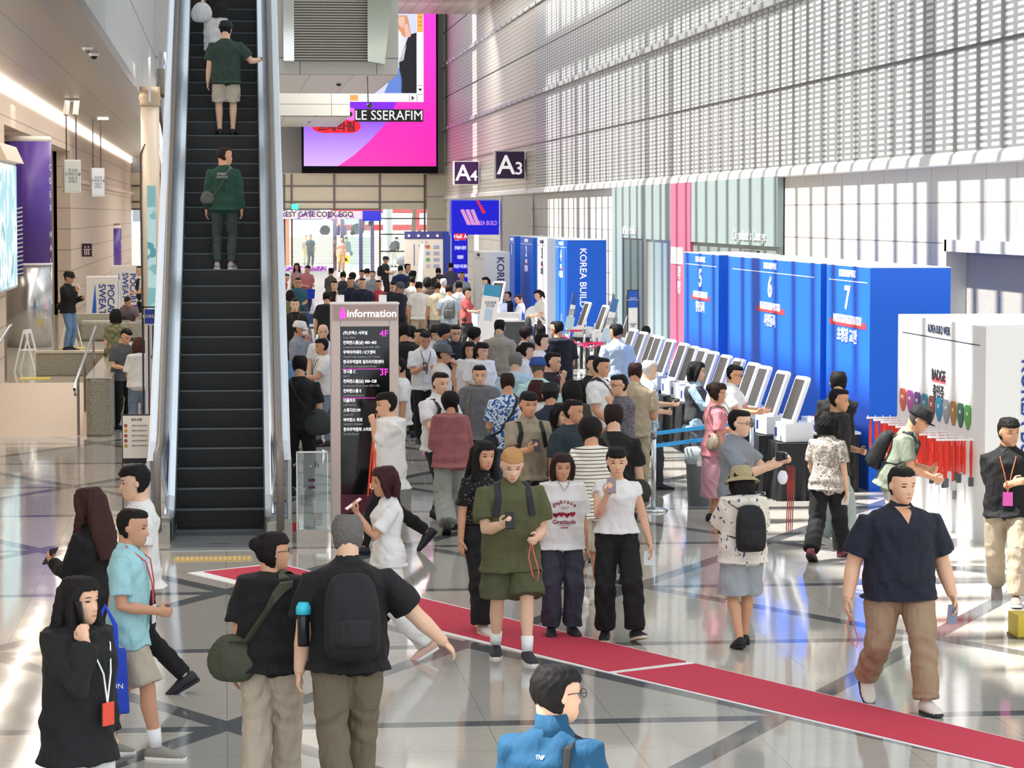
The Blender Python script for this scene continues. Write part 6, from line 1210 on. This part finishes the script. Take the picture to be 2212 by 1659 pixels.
 (991, 606, 184, 1.72, 'm', 's', 't#eef0f2', 'p#44484e', 'll', {}, 'man in white shirt at the far counter'),
 (1010, 619, 60, 1.62, 'f', 'S', 't#c8585c', 'p#3a3a40', 'kk', {}, 'woman with black hair in red top at far counter'),
 (923, 597, 180, 1.7, 'f', 'b', 't#7a6458', 'p#3a3a40', 'dd', {}, 'brown haired person behind the man in pale yellow tee'),
 (950, 592, 30, 1.7, 'm', 's', 't#2c2c34', 'p#33363c', 'dd', dict(cap='c#20222a'), 'man in dark cap among the far crowd'),
 (958, 600, 175, 1.68, 'm', 'S', 't#d8d4d0', 'p#5c5c60', 'dd', dict(hairc='#d8d4d0'), 'white haired man among the far crowd'),
 (1048, 597, -60, 1.62, 'f', 'y', 't#e8e4e4', 'p#3a3a40', 'dl', {}, 'woman with dark tied hair before the white booth'),
 (998, 585, 0, 1.7, 'm', 's', 't#b0bccc', 'p#3a3d44', 'dd', {}, 'man in pale blue shirt below the blue hall portal'),
 (973, 566, 185, 1.74, 'm', 's', 't#5c5878', 'p#2c2c34', 'dd', {}, 'man in purple grey shirt before the blue portal'),
 (947, 577, 170, 1.7, 'm', 's', 't#26262c', 'p#26262c', 'dd', {}, 'man in dark top left of the blue portal'),
 (893, 583, 120, 1.66, 'f', 'b', 't#3a4230', 'p#2c2c30', 'dd', {}, 'woman with dark hair and green bag by the poster board'),
 (881, 568, 80, 1.74, 'm', 's', 't#e6e6ea', 'p#33363e', 'dd', dict(bp='#2a2e40'), 'man in white shirt with backpack before the poster board'),
 (865, 572, 182, 1.74, 'm', 's', 't#1c2c5c', 'p#22242c', 'dd', dict(w=1.1), 'man in navy blue shirt from behind before the poster board'),
 (834, 553, 60, 1.72, 'm', 's', 't#181a2a', 'p#181a24', 'kl', dict(cap='c#14141c', bp='#15161e'), 'man in black cap and black backpack near the entrance'),
 (793, 578, 178, 1.72, 'm', 's', 't#f2f4f6', 'p#3c4048', 'll', dict(w=1.1), 'man in bright white tee from behind in the far crowd'),
 (782, 581, 10, 1.64, 'f', 'S', 't#8c7c78', 'p#3a3a40', 'dd', {}, 'dark haired person left of the bright white tee'),
 (804, 583, -30, 1.68, 'm', 's', 't#8f98a4', 'p#3a3a40', 'dd', {}, 'dark haired person right of the bright white tee'),
 (762, 587, 160, 1.68, 'm', 'C', 't#5a5c60', 'p#33353a', 'dd', dict(topk=dict(kind='patch', n=14, c2='#9a9ca0')), 'person in mottled grey shirt from behind in the far crowd'),
 (741, 585, 178, 1.72, 'm', 's', 't#2c3644', 'p#2a2c30', 'dd', dict(w=1.1), 'man in dark slate shirt from behind in the far crowd'),
 (715, 577, 150, 1.66, 'f', 'S', 'l#5c5450', 'p#3a3835', 'll', dict(hy=60), 'woman in brown grey jacket in the far crowd'),
 (667, 573, 25, 1.74, 'm', 's', 't#cf7c88', 'p#4c5f80', 'll', dict(hp=30), 'man in pink shirt holding a blue bag'),
 (641, 567, -15, 1.66, 'f', 'L', 't#dcb8b8', 'p#4a4444', 'dl', {}, 'woman with long dark hair in pale pink top'),
 (621, 590, 60, 1.6, 'm', 's', 't#e25848', 'p#4c4c54', 'll', dict(lean=25), 'stooping person in orange red top near the escalator'),
 (608, 578, 60, 1.72, 'm', 's', 't#1c1c22', 'p#1c1c22', 'dd', {}, 'dark dressed person at the escalator edge, far crowd'),
]
PP = {}
for (u, v, F_, h_, sx_2, ha, tp_, bt_, ar, ex_, lab) in S_:
    bp = ex_.pop('bp', None); strapb = ex_.pop('strapb', None); ph = ex_.pop('ph', None); camr = ex_.pop('cam', None); bag = ex_.pop('bag', None)
    Q = p(u, v, lab, F=F_, h=h_ * (1.05 if v < 640 else 1.02 if v < 700 else 1), sex=sx_2, hair=ha, top=tp_, bot=bt_, arms=ar, **{'legs': 'sxXvsx'[int(u) % 6], **ex_}); PP[u] = Q
    if bp: backpack(Q, 'backpack worn by the ' + lab[:60].split(' with ')[0].split(' near')[0], bp, .95)
    if strapb:
        for s in (-1, 1): h_ = MB().tube([Q['sp'](.49) + Q['X'] * s * .1 + Q['bk'] * .03, Q['sp'](.5) + Q['X'] * s * .11 + Q['fw'] * .06, Q['sp'](.4) + Q['X'] * s * .12 + Q['fw'] * .155 * Q['w'], Q['sp'](.24) + Q['X'] * s * .15 + Q['fw'] * .14 * Q['w']], [(.024, .006)] * 4, 8, hint=(1, 0, 0)).build('backpack_strap', M(strapb, .7), Q['o']); PUSH.append((h_, Q['top'], .006))
    if ph: phone(Q, 0, ph, '#2a1c22')
    if camr: held(Q, 0, MB().box(-.07, .07, -.04, .04, -.04, .05).prism([(.04 * math.cos(a), .04 * math.sin(a)) for a in [i * .6283 for i in range(10)]], -.11, -.04, 1), 'camera', M('#17171b', .4), 'black camera held by man in white polo', 'camera', (.06, -.02, .02))
    if bag: shoulder_bag(Q, bag, '#33383a', side=-1, sz=1.3, cross=True)
shoulder_bag(PP[1301], 'thin strapped bag on man in white tee at the kiosks', '#15161a', side=1, sz=.6, strapw=.01)
shoulder_bag(PP[1095], 'black strap bag on the floral shirt man', '#1c2230', side=1, sz=.7)
shoulder_bag(PP[1036], 'beige striped strap bag on tall man in grey tee', '#6a6258', side=-1, sz=.8, cross=False)
held(PP[858], 0, MB().loft([[(r * math.cos(a), .6 * r * math.sin(a), z) for a in [i * .5236 for i in range(12)]] for r, z in ((.03, .02), (.09, -.06), (.14, -.25), (.15, -.4), (.12, -.46))]), 'plastic_bag', M('#dfe8ea', .2, kind='patch', n=9, c2='#4a9a8a', c3='#e08090'), 'see through printed plastic bag beside the information totem', 'bag')
held(PP[667], 0, MB().prism([(-.18, -.4), (.18, -.4), (.2, -.08), (-.2, -.08)], -.06, .06, 1), 'tote_bag', M('#1434c8', .6), 'blue bag held by the man in pink shirt', 'bag')
# staff at the registration desk
p(1096, 628, 'seated staff member in dark jacket behind tilted kiosk', F=-85, h=1.7, top='l#22242a', bot='p' + BK, legs='sit', hz=.5, arms='kk')
p(1114, 636, 'seated staff member in white shirt at the registration desk', F=-95, h=1.7, top='t#e9edf6', bot='p#2c2c34', legs='sit', hz=.5, arms='kk', hp=30)
P = p(1160, 625, 'standing woman in white tee with ponytail behind the desk', F=-80, h=1.64, sex='f', hair='y', top='t' + WH, bot='p#4a4c52', arms='ll', hp=15)
held(P, 0, MB().ell((0, 0, -.18), (.12, .08, .2)), 'dark_bag', M('#3c3c3a', .7, kind='cloth'), 'dark bag held by standing woman behind the desk', 'bag')
# outside and at the doors
for u, v, F_, tp_, bt_, z_, lab, kw in ((748, 504, 178, 'l#6f747c', 'p#15151b', .75, 'man in grey shirt walking out through entrance doors', dict(legs='w', arms='dw')), (737, 510, 0, 't#c8a898', 'p#c8a070', .75, 'woman in sunglasses coming in through entrance doors', dict(sex='f')), (671, 506, 20, 't#44505c', 'p#2c3440', .75, 'person in dark clothes outside the entrance glass', {}), (661, 502, 10, 't#b8ac9c', 'p#c8c088', .75, 'person in beige shirt outside beside the dark dressed one', {}), (701, 493, 20, 't#a8bcc4', 'p#b8ccd0', .75, 'person in pale clothes behind the vestibule glass', {}), (728, 479, 10, 't#5c6480', 'p#7a6a68', 1.3, 'person in blue shirt on the outside steps, left one', {}), (742, 479, -10, 't#6c4c78', 'p#54404c', 1.3, 'person in purple shirt on the outside steps, right one', {}), (858, 528, 150, 'l#141418', 'p#e4ddd0', .75, 'person in black top and white trousers bending over luggage', dict(lean=35, arms='ll', pose_xy=tuple(at_z(850, 577, .75))[:2]))):
    Q = p(u, v, lab, F=F_, top=tp_, bot=bt_, z0=z_, **kw)
    if z_ < 1 and Q['loc'].y > 149.5: Q['o'].location.z = .6
    if u == 748: held(Q, 0, MB().box(-.14, .14, -.05, .05, -.28, -.04), 'briefcase', M('#5c2630', .5), 'small dark red bag in hand of man walking out', 'bag')
q = at_z(870, 574, .75); q.y = min(q.y, 148); t = thing('luggage', 'grey bundle of luggage by the right entrance glass', 'luggage', (q.x, q.y, .75)); MB().ell((0, 0, .29), (.42, .3, .3), 16, 10).build('bundle', M('#8a8488', .8, kind='cloth'), t, smooth=True); MB().tube([(-.3, 0, .3), (-.45, .1, .9), (-.3, .1, 1.0)], .02).build('handle', GREYM, t)
# left raised area
P = p(150, 585, 'man in black jacket and jeans with cap on raised floor', F=62, h=1.72, z0=.56, top='l' + BK, bot='p#6f90b6', arms='qp', cap='c' + BK, glasses=True, toploose=.015)
phone(P, 0, 'phone held up by man in black cap on raised floor', '#c8b8a8')
t = worn(P, 'waist_bag', 'black waist bag at back of man in black jacket', 'bag'); MB().ell((0, .2, .98), (.13, .08, .09), 14, 10).build('pouch', M(BK, .7), t, smooth=True); MB().loft([ovring(Vector((0, 0, z)), Vector((1, 0, 0)), Vector((0, 1, 0)), .185, .145, 20) for z in (.97, 1.0)]).build('strap', M(BK, .7), t)
p(278, 710, 'man in dark grey tee leaning over granite parapet', F=40, h=1.68, top='t#5b5d61', bot='p' + BK, arms='lk', hp=28, lean=8)
p(300, 728, 'woman in white tee and jeans with reddish hair from behind', F=185, h=1.62, sex='f', hair='b', hairc='#4a2622', top='t' + WH, bot='p#7b8ea2', arms='ll', hp=20, toploose=.02, hem=-.02, wide=.01)
p(250, 665, 'seated person in camouflage shirt on the granite ledge', F=185, h=1.66, sex='f', z0=.56, legs='sit', hz=.5, hair='b', hairc='#141213', top='t#8c8460', topk=dict(kind='patch', n=12, c2='#5f6a48', c3='#a8946c'), bot='p#5c5040', arms='ll')
p(274, 642, 'person seated low behind the purple leaflet sign', F=-10, h=1.6, z0=.56, legs='sit', hz=.42, lean=30, hp=25, top='t#7a6c70', bot='p#3a3438', arms='kk')
p(302, 572, 'person in white shirt and black vest beside the far cooler', F=-85, h=1.7, z0=.56, top='t' + WH, bot='p' + BK, vest='#22242a', arms='dl')
# riders on the escalator
def stepxyz(i, dx=0): 
    y = .45 + DEP * i + .17; a = R(-.42); return (EB.x + dx - math.sin(a) * y * 1.0, EB.y + y, .2 * (i + 1) - .155)
for i, dx, kw in ((14, .03, dict(label='man in dark green sweatshirt with grey sling bag on escalator', F=172, hy=-62, hair='s', hairc='#2a1c1a', top='l#20483c', bot='p#3c4a48', arms='dd', h=1.55, shoe='#a8a098', toploose=.012)), (23, .05, dict(label='man in dark green polo, white shorts and cap on escalator', F=180, hair='s', top='t#2f453c', bot='s#d8cdbc', cap='c#15161c', arms='rd', h=1.57, w=1.15, hem=-.14, toploose=.012, shoe='#16161a', hy=-15)), (28, -.1, dict(label='person in black top with white bag higher on escalator', F=175, sex='f', hair='s', top='t' + BK, bot='d#f0efec', arms='rl', h=1.55))):
    x, y, z = stepxyz(i, dx); Q = p(0, 0, pose_xy=(x, y), z0=z, legs='s', **kw)
    if i == 14: shoulder_bag(Q, 'grey sling bag on back of man in green sweatshirt', '#5c605c', side=1, sz=.75, drop=-.1); T_on(Q, '', .01, .1) if 0 else None; qq = (Q['sp'](.4) + Q['bk'] * .155) * Q['K']; PROJ.append((txt('STREET\nGOODS', .04, (.0, qq.y, qq.z), (-1, 0, 0), (0, 0, 1), M('#e8dcd8', .7), Q['o'], .02), Q['top'], -1))
    if i == 28: shoulder_bag(Q, 'white tote bag on shoulder of the highest escalator rider', '#e8e9ea', side=1, sz=1.3, cross=False)
    if i == 23: phone(Q, 0, 'phone in raised hand of man in green polo on escalator', BK, rotx=-80)
# nearest person, cropped by the lower edge
P = p(1203, 1425, 'boy with black hair and glasses in teal zip top, nearest camera', F=150, h=1.66, hair='S', top='l#0c4c70', bot='p#33363e', arms='dd', hy=-38, glasses=True, toploose=.01, hp=2, collar=None, topk=dict(kind='cloth'))
MB().loft([ovring(P['sp'](t) + P['bk'] * .012, P['X'], P['bk'], r, r, 20) for t, r in ((.515, .09), (.55, .074), (.6, .07))]).xf(Matrix.Scale(P['K'], 4)).build('stand_collar', M('#0c4c70', .85, kind='cloth'), P['o'], smooth=True)
q = (P['sp'](.43) + P['bk'] * .14) * P['K']; PROJ.append((txt('TNF', .022, (0, q.y, q.z), (-1, 0, 0), (0, 0, 1), WHITE, P['o'], .03), P['top'], -1))
t = worn(P, 'shoulder_strap_bag', 'black strap over right shoulder of the boy in teal top', 'bag'); sp, X_, bk, fw = P['sp'], P['X'], P['bk'], P['fw']
MB().tube([sp(.2) + X_ * -.12 + bk * .14, sp(.35) + X_ * -.12 + bk * .145, sp(.47) + X_ * -.115 + bk * .11, sp(.51) + X_ * -.11 + bk * .02, sp(.46) + X_ * -.11 + fw * .12], [(.02, .006)] * 5, 8, hint=(1, 0, 0)).build('strap', M(BK, .7), t)
# orange lanyards in the hand of the striding man
g = WM['W'] @ WM['AR'][1][1]
for i in range(7):
    o = MB().tube([(0, 0, 0), (.01 * (i - 3), 0, -.3), (.018 * (i - 3), .0, -.6)], [(.009, .003)] * 3, 6).build('lanyard', M('#ee5030', .6), None, world=True); o.location = g + Vector((-.05 + .016 * i, -.02 * (i % 3), .08)); tag(o, 'orange lanyard hanging from arm of the striding man in white shirt', 'lanyard', 'orange lanyards on the arm')
bake()
def fonts_to_mesh():
    dg = bpy.context.evaluated_depsgraph_get(); dg.update()
    for o in [q for q in bpy.data.objects if q.type == 'FONT']:
        me = bpy.data.meshes.new_from_object(o.evaluated_get(dg)); n = bpy.data.objects.new('lettering', me); col.objects.link(n)
        n.parent = o.parent; n.matrix_basis = o.matrix_basis.copy()
        for i, q in enumerate(PROJ):
            if q[0] == o: PROJ[i] = (n, q[1], q[2])
        for k in list(o.keys()):
            if k in ('label', 'category', 'group', 'kind'): n[k] = o[k]
        bpy.data.objects.remove(o)
fonts_to_mesh()
settle()
